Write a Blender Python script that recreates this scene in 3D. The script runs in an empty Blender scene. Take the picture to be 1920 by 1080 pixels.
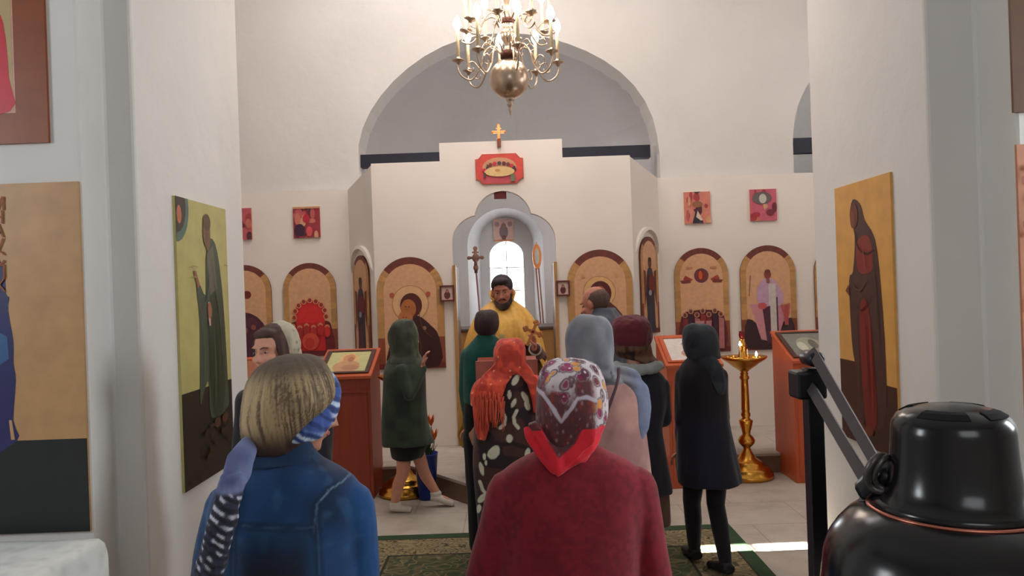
import bpy, bmesh, math, random
from math import sin, cos, pi, radians, sqrt
from mathutils import Vector, Matrix, Euler, noise as mn
from mathutils.geometry import tessellate_polygon
import numpy as np
random.seed(5)
scene = bpy.context.scene
COL = scene.collection

# ---------------------------------------------------------------- camera
ROLL = radians(2.0); FPX = 1450.0; EYE = 1.9
cd = bpy.data.cameras.new('camera'); cam = bpy.data.objects.new('camera', cd); COL.objects.link(cam)
cam.location = (0, 0, EYE); cam.rotation_euler = (pi/2, ROLL, 0)
cd.sensor_width = 36; cd.lens = 36*FPX/1920; cd.clip_start = 0.05
scene.camera = cam
scene.view_settings.view_transform = 'Standard'
scene.view_settings.look = 'None'
scene.view_settings.gamma = 1
scene.view_settings.use_curve_mapping = False
scene.view_settings.exposure = 0.0

# ---------------------------------------------------------------- sky, sun, window daylight, added fill lamps
w = bpy.data.worlds.new('sky'); scene.world = w; w.use_nodes = True
bg = w.node_tree.nodes['Background']
bg.inputs[0].default_value = (0.97, 0.985, 1.0, 1); bg.inputs[1].default_value = 52.0
sl = bpy.data.lights.new('sun', 'SUN'); sl.energy = 110; sl.angle = radians(0.6); sl.color = (1, 0.96, 0.9)
so = bpy.data.objects.new('sun', sl); COL.objects.link(so)
so.rotation_euler = Vector((-1, -0.03, -0.84)).to_track_quat('-Z', 'Y').to_euler()
so.location = (9, 6, 9)

def area(name, loc, target, sx, sy, power, color):
    l = bpy.data.lights.new(name, 'AREA'); l.shape = 'RECTANGLE'; l.size = sx; l.size_y = sy
    l.energy = power; l.color = color
    o = bpy.data.objects.new(name, l); COL.objects.link(o); o.location = loc
    o.rotation_euler = (Vector(target)-Vector(loc)).to_track_quat('-Z', 'Y').to_euler()
    return o
area('fill_overhead', (-0.5, 7.0, 7.0), (0.0, 7.6, 0), 3.0, 2.2, 128, (1.0, 0.95, 0.94))  # unseen overhead lamp added to light the hall; the ceiling has no drum
area('daylight_east_hall', (4.7, 7.4, 4.4), (-1.5, 8.6, 2.4), 1.0, 1.8, 16, (1.0, 0.97, 0.96))
area('daylight_south', (5.4, 2.2, 3.2), (-2.2, 3.7, 2.2), 1.2, 2.0, 150, (0.88, 0.96, 1.0))
area('daylight_west', (0.4, -3.2, 3.6), (0, 4.5, 1.8), 2.2, 1.6, 30, (0.90, 0.96, 1.0))
area('daylight_north', (-5.2, 0.6, 3.2), (2.4, 3.9, 1.9), 1.0, 1.6, 74, (0.88, 0.95, 1.0))
area('fill_apse', (1.45, 10.2, 2.5), (-0.6, 11.2, 4.0), 0.7, 1.0, 13, (0.95, 0.97, 1.0))  # lamp added out of sight behind the screen to brighten the apse

# ---------------------------------------------------------------- helpers
def S(r, g, b):
    def f(c):
        c /= 255.0
        return c/12.92 if c <= 0.04045 else ((c+0.055)/1.055)**2.4
    return (f(r), f(g), f(b), 1.0)

CR, SR = cos(ROLL), sin(ROLL)
def P(px, py, Y):
    """point of the room at distance Y that the photograph shows at pixel px, py"""
    u, v = px-960, 540-py
    return Vector(((u*CR+v*SR)*Y/FPX, Y, EYE+(-u*SR+v*CR)*Y/FPX))

def tagit(o, label=None, cat=None, group=None, kind=None):
    if label: o['label'] = label
    if cat: o['category'] = cat
    if group: o['group'] = group
    if kind: o['kind'] = kind
    return o

def thing(name, label, cat, loc=(0, 0, 0), rotz=0, group=None, rot=None):
    o = bpy.data.objects.new(name, None); COL.objects.link(o)
    o.empty_display_size = 0.1
    o.location = loc; o.rotation_euler = rot if rot else (0, 0, rotz)
    return tagit(o, label, cat, group)

class MB:
    def __init__(s): s.v = []; s.f = []; s.c = []; s.m = []
    def add(s, verts, faces, col=None, mi=0):
        b = len(s.v); s.v += [tuple(p) for p in verts]
        for f in faces:
            s.f.append(tuple(i+b for i in f)); s.c.append(col); s.m.append(mi)
        return s
    def box(s, x0, x1, y0, y1, z0, z1, col=None, mi=0, rot=None, piv=None):
        vs = [Vector((x, y, z)) for x in (x0, x1) for y in (y0, y1) for z in (z0, z1)]
        if rot is not None:
            c = Vector(piv) if piv is not None else Vector(((x0+x1)/2, (y0+y1)/2, (z0+z1)/2))
            vs = [rot @ (p-c)+c for p in vs]
        return s.add(vs, [(0, 1, 3, 2), (4, 6, 7, 5), (0, 4, 5, 1), (2, 3, 7, 6), (0, 2, 6, 4), (1, 5, 7, 3)], col, mi)
    def prism(s, poly, y0, y1, col=None, plane='xz', mi=0):
        """extrude a 2D polygon; plane xz -> along y, xy -> along z, yz -> along x"""
        def mk(a, b, d):
            return {'xz': (a, d, b), 'xy': (a, b, d), 'yz': (d, a, b)}[plane]
        n = len(poly)
        vs = [mk(a, b, y0) for a, b in poly]+[mk(a, b, y1) for a, b in poly]
        tr = tessellate_polygon([[Vector((a, b, 0)) for a, b in poly]])
        fs = [tuple(t) for t in tr]+[tuple(i+n for i in reversed(t)) for t in tr]
        fs += [(i, (i+1) % n, (i+1) % n+n, i+n) for i in range(n)]
        return s.add(vs, fs, col, mi)
    def flat(s, poly, y, col=None):
        tr = tessellate_polygon([[Vector((a, b, 0)) for a, b in poly]])
        vs = [(a, y, b) for a, b in poly]
        fs = []
        for t in tr:
            a, b, c = [Vector((poly[i][0], poly[i][1])) for i in t]
            cr = (b-a).x*(c-a).y-(b-a).y*(c-a).x
            fs.append(tuple(t) if cr > 0 else tuple(reversed(t)))
        return s.add(vs, fs, col)
    def rings(s, rs, col=None, cap=True, mi=0):
        n = len(rs[0]); vs = [p for r in rs for p in r]; fs = []
        for i in range(len(rs)-1):
            for j in range(n):
                k = (j+1) % n
                fs.append((i*n+j, i*n+k, (i+1)*n+k, (i+1)*n+j))
        if cap:
            fs.append(tuple(reversed(range(n)))); fs.append(tuple(range((len(rs)-1)*n, len(rs)*n)))
        return s.add(vs, fs, col, mi)
    def lathe(s, prof, n=24, o=(0, 0, 0), col=None, mi=0, axis=None):
        rs = []
        M = Matrix.Identity(3) if axis is None else Vector(axis).normalized().to_track_quat('Z', 'Y').to_matrix()
        for r, z in prof:
            rs.append([Vector(o)+M @ Vector((r*cos(2*pi*j/n), r*sin(2*pi*j/n), z)) for j in range(n)])
        return s.rings(rs, col, True, mi)
    def tube(s, pts, rad, n=12, col=None, sub=0, flat=1.0, up=None, mi=0):
        pts = [Vector(p) for p in pts]
        rad = [rad]*len(pts) if not hasattr(rad, '__len__') else list(rad)
        if sub:
            P2, R2 = [], []
            m = len(pts)
            for i in range(m-1):
                p0, p1, p2, p3 = pts[max(i-1, 0)], pts[i], pts[i+1], pts[min(i+2, m-1)]
                for k in range(sub):
                    t = k/sub
                    P2.append(0.5*((2*p1)+(-p0+p2)*t+(2*p0-5*p1+4*p2-p3)*t*t+(-p0+3*p1-3*p2+p3)*t**3))
                    R2.append(rad[i]*(1-t)+rad[i+1]*t)
            P2.append(pts[-1]); R2.append(rad[-1]); pts, rad = P2, R2
        rs = []; m = len(pts)
        d0 = (pts[1]-pts[0]).normalized()
        a = Vector(up) if up else (Vector((0, 0, 1)) if abs(d0.z) < 0.9 else Vector((0, 1, 0)))
        for i in range(m):
            d = (pts[min(i+1, m-1)]-pts[max(i-1, 0)]).normalized()
            x = d.cross(a)
            if x.length < 1e-4: x = d.orthogonal()
            x.normalize(); y = x.cross(d).normalized(); a = y
            rs.append([pts[i]+x*cos(2*pi*j/n)*rad[i]+y*sin(2*pi*j/n)*rad[i]*flat for j in range(n)])
        return s.rings(rs, col, True, mi)
    def cap(s, a, b, ra, rb, n=12, col=None):
        """capsule-like limb: tube with rounded ends"""
        a, b = Vector(a), Vector(b); d = (b-a).normalized()
        s.tube([a-d*ra*0.85, a-d*ra*0.5, a, b, b+d*rb*0.5, b+d*rb*0.85], [ra*0.5, ra*0.87, ra, rb, rb*0.87, rb*0.5], n, col)
        return s
    def ell(s, c, r, M=None, nu=16, nv=10, col=None, mi=0):
        c = Vector(c); vs = []; fs = []
        M = M or Matrix.Identity(3)
        for i in range(1, nv):
            t = pi*i/nv
            for j in range(nu):
                p = 2*pi*j/nu
                vs.append(c+M @ Vector((r[0]*sin(t)*cos(p), r[1]*sin(t)*sin(p), r[2]*cos(t))))
        for i in range(nv-2):
            for j in range(nu):
                k = (j+1) % nu
                fs.append((i*nu+j, (i+1)*nu+j, (i+1)*nu+k, i*nu+k))
        top = len(vs); vs.append(c+M @ Vector((0, 0, r[2]))); vs.append(c-M @ Vector((0, 0, r[2])))
        for j in range(nu):
            k = (j+1) % nu
            fs.append((top, j, k)); fs.append((top+1, (nv-2)*nu+k, (nv-2)*nu+j))
        return s.add(vs, fs, col, mi)
    def loft(s, rows, n=40, sub=4, col=None, cap=True, p=2.3):
        """rows: (z, cx, cy, rx, ry) from one end to the other, Catmull-Rom between"""
        rows = [tuple(r) for r in rows]; out = []
        m = len(rows)
        for i in range(m-1):
            q = [rows[max(i-1, 0)], rows[i], rows[i+1], rows[min(i+2, m-1)]]
            for k in range(sub):
                t = k/sub
                out.append([0.5*(2*q[1][e]+(-q[0][e]+q[2][e])*t+(2*q[0][e]-5*q[1][e]+4*q[2][e]-q[3][e])*t*t
                            + (-q[0][e]+3*q[1][e]-3*q[2][e]+q[3][e])*t**3) for e in range(5)])
        out.append(rows[-1]); rs = []
        for z, cx, cy, rx, ry in out:
            rx = max(rx, 0.004); ry = max(ry, 0.004); ring = []
            for j in range(n):
                a = 2*pi*j/n; ca, sa = cos(a), sin(a)
                ring.append((cx+rx*math.copysign(abs(ca)**(2/p), ca), cy+ry*math.copysign(abs(sa)**(2/p), sa), z))
            rs.append(ring)
        return s.rings(rs, col, cap)
    def build(s, name, mat, parent=None, smooth=False, bevel=0, norm=True):
        me = bpy.data.meshes.new(name); me.from_pydata(s.v, [], s.f); me.update()
        mats = mat if isinstance(mat, (list, tuple)) else [mat]
        for m_ in mats: me.materials.append(m_)
        if len(mats) > 1: me.polygons.foreach_set('material_index', s.m)
        if any(c is not None for c in s.c):
            at = me.color_attributes.new('Col', 'FLOAT_COLOR', 'CORNER'); k = 0
            buf = np.ones((len(me.loops), 4), dtype=np.float32)
            for p_, c in zip(me.polygons, s.c):
                if c is not None: buf[p_.loop_start:p_.loop_start+p_.loop_total] = c
            at.data.foreach_set('color', buf.ravel())
        if norm:
            bm = bmesh.new(); bm.from_mesh(me); bmesh.ops.recalc_face_normals(bm, faces=bm.faces); bm.to_mesh(me); bm.free()
        if smooth:
            me.polygons.foreach_set('use_smooth', [True]*len(me.polygons))
        o = bpy.data.objects.new(name, me); COL.objects.link(o)
        if parent is not None: o.parent = parent
        if smooth == 'auto':
            pass
        if bevel:
            b = o.modifiers.new('bevel', 'BEVEL'); b.width = bevel; b.segments = 2; b.limit_method = 'ANGLE'; b.angle_limit = radians(40)
        return o

def sculpt(mb, name, mat, parent, voxel=0.008, smooth=8, disp=None, paint=None, fac=0.5):
    """weld the overlapping volumes of mb into one continuous skin, soften it, fold it, dye it"""
    o = mb.build(name+'_raw', mat, None, norm=True)
    r = o.modifiers.new('r', 'REMESH'); r.mode = 'VOXEL'; r.voxel_size = voxel; r.use_smooth_shade = True
    if smooth:
        sm = o.modifiers.new('s', 'SMOOTH'); sm.factor = fac; sm.iterations = smooth
    dg = bpy.context.evaluated_depsgraph_get()
    me = bpy.data.meshes.new_from_object(o.evaluated_get(dg))
    old = o.data; bpy.data.objects.remove(o); bpy.data.meshes.remove(old)
    me.name = name
    n = len(me.vertices)
    co = np.empty(n*3, dtype=np.float32); me.vertices.foreach_get('co', co); co = co.reshape(-1, 3)
    no = np.empty(n*3, dtype=np.float32); me.vertices.foreach_get('normal', no); no = no.reshape(-1, 3)
    co0 = co.copy()
    if disp is not None:
        co = co+no*disp(co, no)[:, None]
        me.vertices.foreach_set('co', co.astype(np.float32).ravel())
    if paint is not None:
        c = paint(co0, no)
        if c.shape[1] == 3: c = np.concatenate([c, np.ones((n, 1))], 1)
        at = me.color_attributes.new('Col', 'FLOAT_COLOR', 'POINT')
        at.data.foreach_set('color', c.astype(np.float32).ravel())
    me.update()
    me.polygons.foreach_set('use_smooth', [True]*len(me.polygons))
    o = bpy.data.objects.new(name, me); COL.objects.link(o); o.parent = parent
    return o

# ---- value noise in numpy for folds and dyes
def hash3(i, j, k, seed):
    n = (i*374761393+j*668265263+k*2147483647+seed*974634777) & 0xffffffff
    n = ((n ^ (n >> 13))*1274126177) & 0xffffffff
    return ((n ^ (n >> 16)) & 0xffff)/65535.0
def vnoise(p, f=1.0, seed=1):
    q = np.asarray(p, dtype=np.float64)*np.asarray(f)+100.0
    i = np.floor(q).astype(np.int64); t = q-i; t = t*t*(3-2*t); out = 0
    for a in (0, 1):
        for b in (0, 1):
            for c in (0, 1):
                wgt = (t[:, 0] if a else 1-t[:, 0])*(t[:, 1] if b else 1-t[:, 1])*(t[:, 2] if c else 1-t[:, 2])
                out = out+wgt*hash3(i[:, 0]+a, i[:, 1]+b, i[:, 2]+c, seed)
    return out
def cells(p, f, seed=3):
    """distance to nearest jittered cell point and the cell's random number"""
    q = np.asarray(p, dtype=np.float64)*f+100.0; i = np.floor(q).astype(np.int64)
    best = np.full(len(q), 9.0); idn = np.zeros(len(q)); sec = np.full(len(q), 9.0)
    for a in (-1, 0, 1):
        for b in (-1, 0, 1):
            for c in (-1, 0, 1):
                ii, jj, kk = i[:, 0]+a, i[:, 1]+b, i[:, 2]+c
                cx = ii+hash3(ii, jj, kk, seed); cy = jj+hash3(ii, jj, kk, seed+7); cz = kk+hash3(ii, jj, kk, seed+13)
                d = np.sqrt((q[:, 0]-cx)**2+(q[:, 1]-cy)**2+(q[:, 2]-cz)**2)
                closer = d < best
                sec = np.where(closer, best, np.minimum(sec, d))
                idn = np.where(closer, hash3(ii, jj, kk, seed+29), idn); best = np.where(closer, d, best)
    return best, idn, sec
def mixc(c, col, m):
    return c*(1-m[:, None])+np.array(col[:3])[None, :]*m[:, None]
def fill(n, col): return np.tile(np.array(col[:3], dtype=np.float64), (n, 1))
def sstep(a, b, x): 
    t = np.clip((x-a)/(b-a), 0, 1); return t*t*(3-2*t)
def segdist(x, z, pts):
    d = np.full(len(x), 9.0)
    for (ax, az), (bx, bz) in zip(pts[:-1], pts[1:]):
        vx, vz = bx-ax, bz-az; L = vx*vx+vz*vz+1e-12
        t = np.clip(((x-ax)*vx+(z-az)*vz)/L, 0, 1)
        d = np.minimum(d, np.hypot(x-ax-t*vx, z-az-t*vz))
    return d
def folds(amp=0.009, fx=9, fz=1.8, seed=1, amp2=0.004):
    def f(co, no):
        a = vnoise(co, (fx, fx, fz), seed)-0.5
        b = vnoise(co, (fx*2.7, fx*2.7, fz*3), seed+5)-0.5
        return amp*2*a+amp2*2*b
    return f

# ---------------------------------------------------------------- materials
def newmat(name):
    m = bpy.data.materials.new(name); m.use_nodes = True; nt = m.node_tree
    b = nt.nodes['Principled BSDF']; return m, nt, b
def lk(nt, a, b): nt.links.new(a, b)
def tex(nt, kind, scale, vec=None, **kw):
    n = nt.nodes.new(kind); n.inputs['Scale'].default_value = scale
    for k, v in kw.items():
        if k in n.inputs: n.inputs[k].default_value = v
    if vec is not None: lk(nt, vec, n.inputs['Vector'])
    return n
def coords(nt, sc=(1, 1, 1), kind='Object'):
    t = nt.nodes.new('ShaderNodeTexCoord'); m = nt.nodes.new('ShaderNodeMapping'); m.inputs['Scale'].default_value = sc
    lk(nt, t.outputs[kind], m.inputs['Vector']); return m.outputs[0]
def mix(nt, fac, a, b, mode='MIX'):
    n = nt.nodes.new('ShaderNodeMix'); n.data_type = 'RGBA'; n.blend_type = mode
    for k, v in ((0, fac), (6, a), (7, b)):
        if hasattr(v, 'is_output') or hasattr(v, 'links'): lk(nt, v, n.inputs[k])
        else: n.inputs[k].default_value = v
    return n.outputs[2]
def ramp(nt, src, stops):
    n = nt.nodes.new('ShaderNodeValToRGB'); lk(nt, src, n.inputs[0]); cr = n.color_ramp
    while len(cr.elements) < len(stops): cr.elements.new(0.5)
    for e, (p, c) in zip(cr.elements, stops): e.position = p; e.color = c
    return n.outputs[0]
def bump(nt, b, src, strength=0.2, dist=0.01):
    n = nt.nodes.new('ShaderNodeBump'); n.inputs['Strength'].default_value = strength; n.inputs['Distance'].default_value = dist
    lk(nt, src, n.inputs['Height']); lk(nt, n.outputs[0], b.inputs['Normal'])
def scale_col(c, k): return (min(c[0]*k, 1), min(c[1]*k, 1), min(c[2]*k, 1), 1)

def plain(name, col, rough=0.8, metal=0.0, var=0.12, scale=12, bmp=0.1, bscale=60, sc=(1, 1, 1), coat=0):
    m, nt, b = newmat(name); v = coords(nt, sc)
    n = tex(nt, 'ShaderNodeTexNoise', scale, v, Detail=4.0)
    lk(nt, ramp(nt, n.outputs['Fac'], [(0.3, scale_col(col, 1-var)), (0.7, scale_col(col, 1+var))]), b.inputs['Base Color'])
    b.inputs['Roughness'].default_value = rough; b.inputs['Metallic'].default_value = metal
    if coat: b.inputs['Coat Weight'].default_value = coat
    if bmp:
        n2 = tex(nt, 'ShaderNodeTexNoise', bscale, v, Detail=3.0); bump(nt, b, n2.outputs['Fac'], bmp, 0.004)
    return m
def dyed(name, rough=0.9, var=0.1, scale=25, bmp=0.25, bscale=300, metal=0.0, sheen=0.0, sc=(1, 1, 1)):
    m, nt, b = newmat(name); v = coords(nt, sc)
    a = nt.nodes.new('ShaderNodeVertexColor'); a.layer_name = 'Col'
    n = tex(nt, 'ShaderNodeTexNoise', scale, v, Detail=4.0)
    g = ramp(nt, n.outputs['Fac'], [(0.3, (1-var,)*3+(1,)), (0.7, (1+var,)*3+(1,))])
    lk(nt, mix(nt, 1.0, a.outputs['Color'], g, 'MULTIPLY'), b.inputs['Base Color'])
    b.inputs['Roughness'].default_value = rough; b.inputs['Metallic'].default_value = metal
    if sheen: b.inputs['Sheen Weight'].default_value = sheen
    n2 = tex(nt, 'ShaderNodeTexNoise', bscale, v, Detail=2.0); bump(nt, b, n2.outputs['Fac'], bmp, 0.002)
    return m
def glow(name, col, strength):
    m, nt, b = newmat(name); b.inputs['Base Color'].default_value = (1, 1, 1, 1)
    b.inputs['Emission Color'].default_value = col; b.inputs['Emission Strength'].default_value = strength; return m

M = {}
def plaster(name, col, bmp=0.12):
    m, nt, b = newmat(name); v = coords(nt)
    n = tex(nt, 'ShaderNodeTexNoise', 1.3, v, Detail=5.0)
    lk(nt, ramp(nt, n.outputs['Fac'], [(0.25, scale_col(col, 0.95)), (0.75, scale_col(col, 1.04))]), b.inputs['Base Color'])
    b.inputs['Roughness'].default_value = 0.92
    n2 = tex(nt, 'ShaderNodeTexNoise', 5, v, Detail=8.0); bump(nt, b, n2.outputs['Fac'], bmp, 0.03)
    return m
M['plaster'] = plaster('white_plaster', S(222, 218, 214), 0.25)
M['plaster_apse'] = plaster('grey_plaster', S(204, 201, 200), 0.3)
M['board'] = plaster('cream_board', S(238, 230, 222), 0.03)
M['riser'] = plain('step_brown', S(120, 92, 74), 0.7, bmp=0.05)
M['beam'] = plain('navy_beam', S(30, 30, 48), 0.5)
M['wood'] = plain('orange_wood', S(190, 88, 50), 0.42, var=0.10, scale=6, bmp=0.05, bscale=30, sc=(6, 6, 0.6))
M['wood_red'] = plain('red_wood', S(150, 58, 32), 0.45, var=0.12, scale=6, bmp=0.05, bscale=30, sc=(6, 6, 0.6))
M['wood_dark'] = plain('dark_wood', S(70, 36, 24), 0.45, var=0.2, sc=(6, 6, 0.8))
M['gold'] = plain('brass', S(214, 160, 70), 0.27, metal=1.0, var=0.12, scale=20, bmp=0.1, bscale=50)
M['silver_brass'] = plain('pale_brass', S(196, 176, 156), 0.28, metal=1.0, var=0.1, bmp=0.05)
M['gold_cloth'] = plain('gold_brocade', S(238, 182, 84), 0.5, var=0.10, scale=30, bmp=0.3, bscale=160)
M['glass'] = None
M['painted'] = dyed('painted_board', rough=0.55, var=0.09, scale=22, bmp=0.04, bscale=120)
M['painted_satin'] = dyed('varnished_board', rough=0.42, var=0.10, scale=9, bmp=0.04, bscale=90)
M['cloth'] = dyed('dyed_cloth', rough=0.92, var=0.10, scale=20, bmp=0.35, bscale=380, sheen=0.15)
M['lamp_black'] = plain('black_enamel', S(9, 9, 13), 0.2, var=0.1, bmp=0.02, bscale=40)
M['lamp_arm'] = plain('grey_steel', S(92, 84, 84), 0.38, metal=0.6, var=0.1, bmp=0.02)
M['black_steel'] = plain('black_steel', S(22, 20, 26), 0.33, metal=0.3, bmp=0.02)
M['copper'] = plain('worn_copper_edge', S(190, 120, 100), 0.3, metal=1.0)
M['wax'] = plain('wax', S(235, 215, 170), 0.5, bmp=0)
M['bulb'] = glow('lit_bulb', (1, 0.84, 0.72, 1), 45)
M['flame'] = glow('candle_flame', (1, 0.72, 0.42, 1), 40)
M['black'] = plain('black_paint', S(20, 18, 20), 0.6)
M['white_shoe'] = plain('white_shoe', S(205, 198, 186), 0.7)
M['black_shoe'] = plain('black_shoe', S(18, 16, 20), 0.5)
M['eye_white'] = plain('eye_white', S(176, 156, 146), 0.3, bmp=0)
M['iris'] = plain('eye_dark', S(40, 28, 24), 0.2, bmp=0)
M['lip'] = plain('lips', S(176, 92, 84), 0.6, bmp=0.05)
M['leaf'] = plain('leaf_green', S(62, 82, 40), 0.6)
M['petal'] = plain('orange_petal', S(226, 106, 48), 0.6)
M['pot'] = plain('blue_plastic', S(14, 52, 142), 0.4, bmp=0.02)

def glass():
    m, nt, b = newmat('window_glass'); b.inputs['Base Color'].default_value = (0.93, 0.97, 1, 1)
    b.inputs['Roughness'].default_value = 0.02; b.inputs['Transmission Weight'].default_value = 1; b.inputs['IOR'].default_value = 1.1
    return m
M['glass'] = glass()

def floor_mat():
    m, nt, b = newmat('stone_floor'); v = coords(nt)
    n = tex(nt, 'ShaderNodeTexNoise', 3.0, v, Detail=8.0, Roughness=0.65)
    c = ramp(nt, n.outputs['Fac'], [(0.25, S(160, 150, 138)), (0.5, S(188, 178, 166)), (0.75, S(200, 192, 182))])
    br = nt.nodes.new('ShaderNodeTexBrick'); br.inputs['Scale'].default_value = 1.0
    lk(nt, v, br.inputs['Vector']); br.inputs['Color1'].default_value = (1, 1, 1, 1); br.inputs['Color2'].default_value = (0.93, 0.93, 0.93, 1)
    br.inputs['Mortar'].default_value = (0.72, 0.70, 0.68, 1); br.inputs['Mortar Size'].default_value = 0.006
    br.inputs['Brick Width'].default_value = 0.9; br.inputs['Row Height'].default_value = 0.6
    lk(nt, mix(nt, 1.0, c, br.outputs['Color'], 'MULTIPLY'), b.inputs['Base Color'])
    b.inputs['Roughness'].default_value = 0.55; bump(nt, b, n.outputs['Fac'], 0.1, 0.01); return m
M['floor'] = floor_mat()

def rug(name, a, bcol, c, scale, seed=0.0):
    m, nt, b = newmat(name); v = coords(nt)
    def contour(sc_, k, w0, w1):
        d = tex(nt, 'ShaderNodeTexNoise', sc_, v, Detail=1.0)
        m1 = nt.nodes.new('ShaderNodeMath'); m1.operation = 'MULTIPLY'; m1.inputs[1].default_value = k; lk(nt, d.outputs['Fac'], m1.inputs[0])
        m2 = nt.nodes.new('ShaderNodeMath'); m2.operation = 'PINGPONG'; m2.inputs[1].default_value = 0.5; lk(nt, m1.outputs[0], m2.inputs[0])
        return ramp(nt, m2.outputs[0], [(w0, (1, 1, 1, 1)), (w1, (0, 0, 0, 1))])
    c1 = mix(nt, contour(scale*0.8, 7, 0.18, 0.26), a, bcol); c2 = mix(nt, contour(scale*1.3, 6, 0.05, 0.12), c1, c)
    lk(nt, c2, b.inputs['Base Color']); b.inputs['Roughness'].default_value = 0.95
    n2 = tex(nt, 'ShaderNodeTexNoise', 400, v); bump(nt, b, n2.outputs['Fac'], 0.4, 0.004); return m
M['rug_band'] = rug('rug_beige_scrolls', S(148, 132, 98), S(124, 112, 80), S(70, 66, 44), 7)
M['rug_field'] = rug('rug_green_scrolls', S(62, 70, 44), S(88, 84, 54), S(122, 112, 76), 5)
M['rug_edge'] = plain('rug_green_edge', S(44, 70, 42), 0.95)
M['rug_line'] = plain('rug_dark_line', S(46, 40, 30), 0.95)

def lace_mat():
    m, nt, b = newmat('white_lace'); v = coords(nt)
    vo = tex(nt, 'ShaderNodeTexVoronoi', 16, v); vo.feature = 'SMOOTH_F1'
    n = tex(nt, 'ShaderNodeTexNoise', 9, v, Detail=4.0)
    k = mix(nt, 0.5, vo.outputs['Distance'], n.outputs['Fac'])
    lk(nt, ramp(nt, k, [(0.2, S(196, 198, 194)), (0.5, S(222, 224, 220))]), b.inputs['Base Color'])
    b.inputs['Roughness'].default_value = 0.9; bump(nt, b, vo.outputs['Distance'], 0.5, 0.006); return m
M['lace'] = lace_mat()

# ================================================================ THE SETTING
def struct(name, mb, mat, bevel=0, smooth=False):
    o = mb.build(name, mat, None, smooth=smooth, bevel=bevel); o['kind'] = 'structure'; return o
WX = 5.0
struct('floor', MB().box(-6.2, 6.2, -3.6, 13.0, -0.2, 0), M['floor'])
# piers of the passage, stepped toward the near room
struct('wall_north_pier', MB().prism([(-1.81, 5.25), (-1.81, 3.76), (-1.955, 3.76), (-1.955, 3.55), (-6.0, 3.55), (-6.0, 5.25)], 0, 6.2, plane='xy'), M['plaster'], bevel=0.015)
struct('wall_south_pier', MB().prism([(2.13, 5.42), (2.13, 3.91), (2.385, 3.91), (2.385, 3.62), (6.0, 3.62), (6.0, 5.42)], 0, 6.2, plane='xy'), M['plaster'], bevel=0.015)
a = [(-1.81, 6.2), (-1.81, 4.5)]+[(0.16-1.97*cos(pi*i/24), 4.5+1.0*sin(pi*i/24)) for i in range(1, 24)]+[(2.13, 4.5), (2.13, 6.2)]
struct('wall_passage_arch', MB().prism(a, 3.8, 5.3), M['plaster'])
# near (west) room
struct('wall_west', MB().prism([(-6, 0), (6, 0), (6, 6.2), (-6, 6.2)], -3.6, -3.4), M['plaster'])
struct('wall_north_near', MB().box(-6.2, -6.0, -3.6, 5.25, 0, 6.2), M['plaster'])
struct('wall_south_near', MB().box(6.0, 6.2, -3.6, 5.42, 0, 6.2), M['plaster'])
struct('ceiling_near', MB().box(-6.2, 6.2, -3.6, 5.35, 6.2, 6.4), M['plaster'])
# hall before the iconostasis
struct('wall_north', MB().box(-WX-0.4, -WX, 5.25, 9.2, 0, 7.6), M['plaster'])
s = MB()          # south wall with a slit window
s.box(WX, WX+0.5, 5.42, 5.50, 0, 7.6); s.box(WX, WX+0.5, 5.66, 9.2, 0, 7.6)
s.box(WX, WX+0.5, 5.50, 5.66, 0, 2.15); s.box(WX, WX+0.5, 5.50, 5.66, 3.6, 7.6)
struct('wall_south', s, M['plaster'])
wn = MB().box(WX+0.22, WX+0.25, 5.50, 5.66, 2.15, 2.18).box(WX+0.22, WX+0.25, 5.50, 5.66, 2.64, 2.67).box(WX+0.22, WX+0.25, 5.50, 5.66, 3.0, 3.03)
struct('window_2', wn, M['black'])
struct('wall_west_hall', MB().prism([(-WX, 6.2), (WX, 6.2), (WX, 7.6), (-WX, 7.6)], 5.1, 5.3), M['plaster'])
struct('ceiling', MB().box(-WX-0.4, WX+0.5, 5.1, 9.7, 7.6, 7.8), M['plaster'])
# east wall with three arches
def archpts(cx, a_, z0, zs, b_, n=22, wob=0):
    out = [(cx-a_, z0), (cx-a_, zs)]
    for i in range(1, n):
        t = pi*i/n; k = 1+wob*sin(5*t+1)
        out.append((cx-a_*k*cos(t), zs+b_*k*sin(t)))
    return out+[(cx+a_, zs), (cx+a_, z0)]
poly = [(-WX, 7.6), (-WX, 0)]
poly += [(-5.0, 0)][:0]
poly += archpts(-4.30, 0.68, 0, 3.5, 0.9)[0:0]
poly += archpts(0.02, 1.79, 0, 3.45, 1.48, wob=0.008)
poly += archpts(4.20, 0.80, 0, 3.50, 1.05)
poly += [(WX, 0), (WX, 7.6)]
struct('wall_east', MB().prism(poly, 9.2, 9.65), M['plaster'], bevel=0.02)
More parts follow.
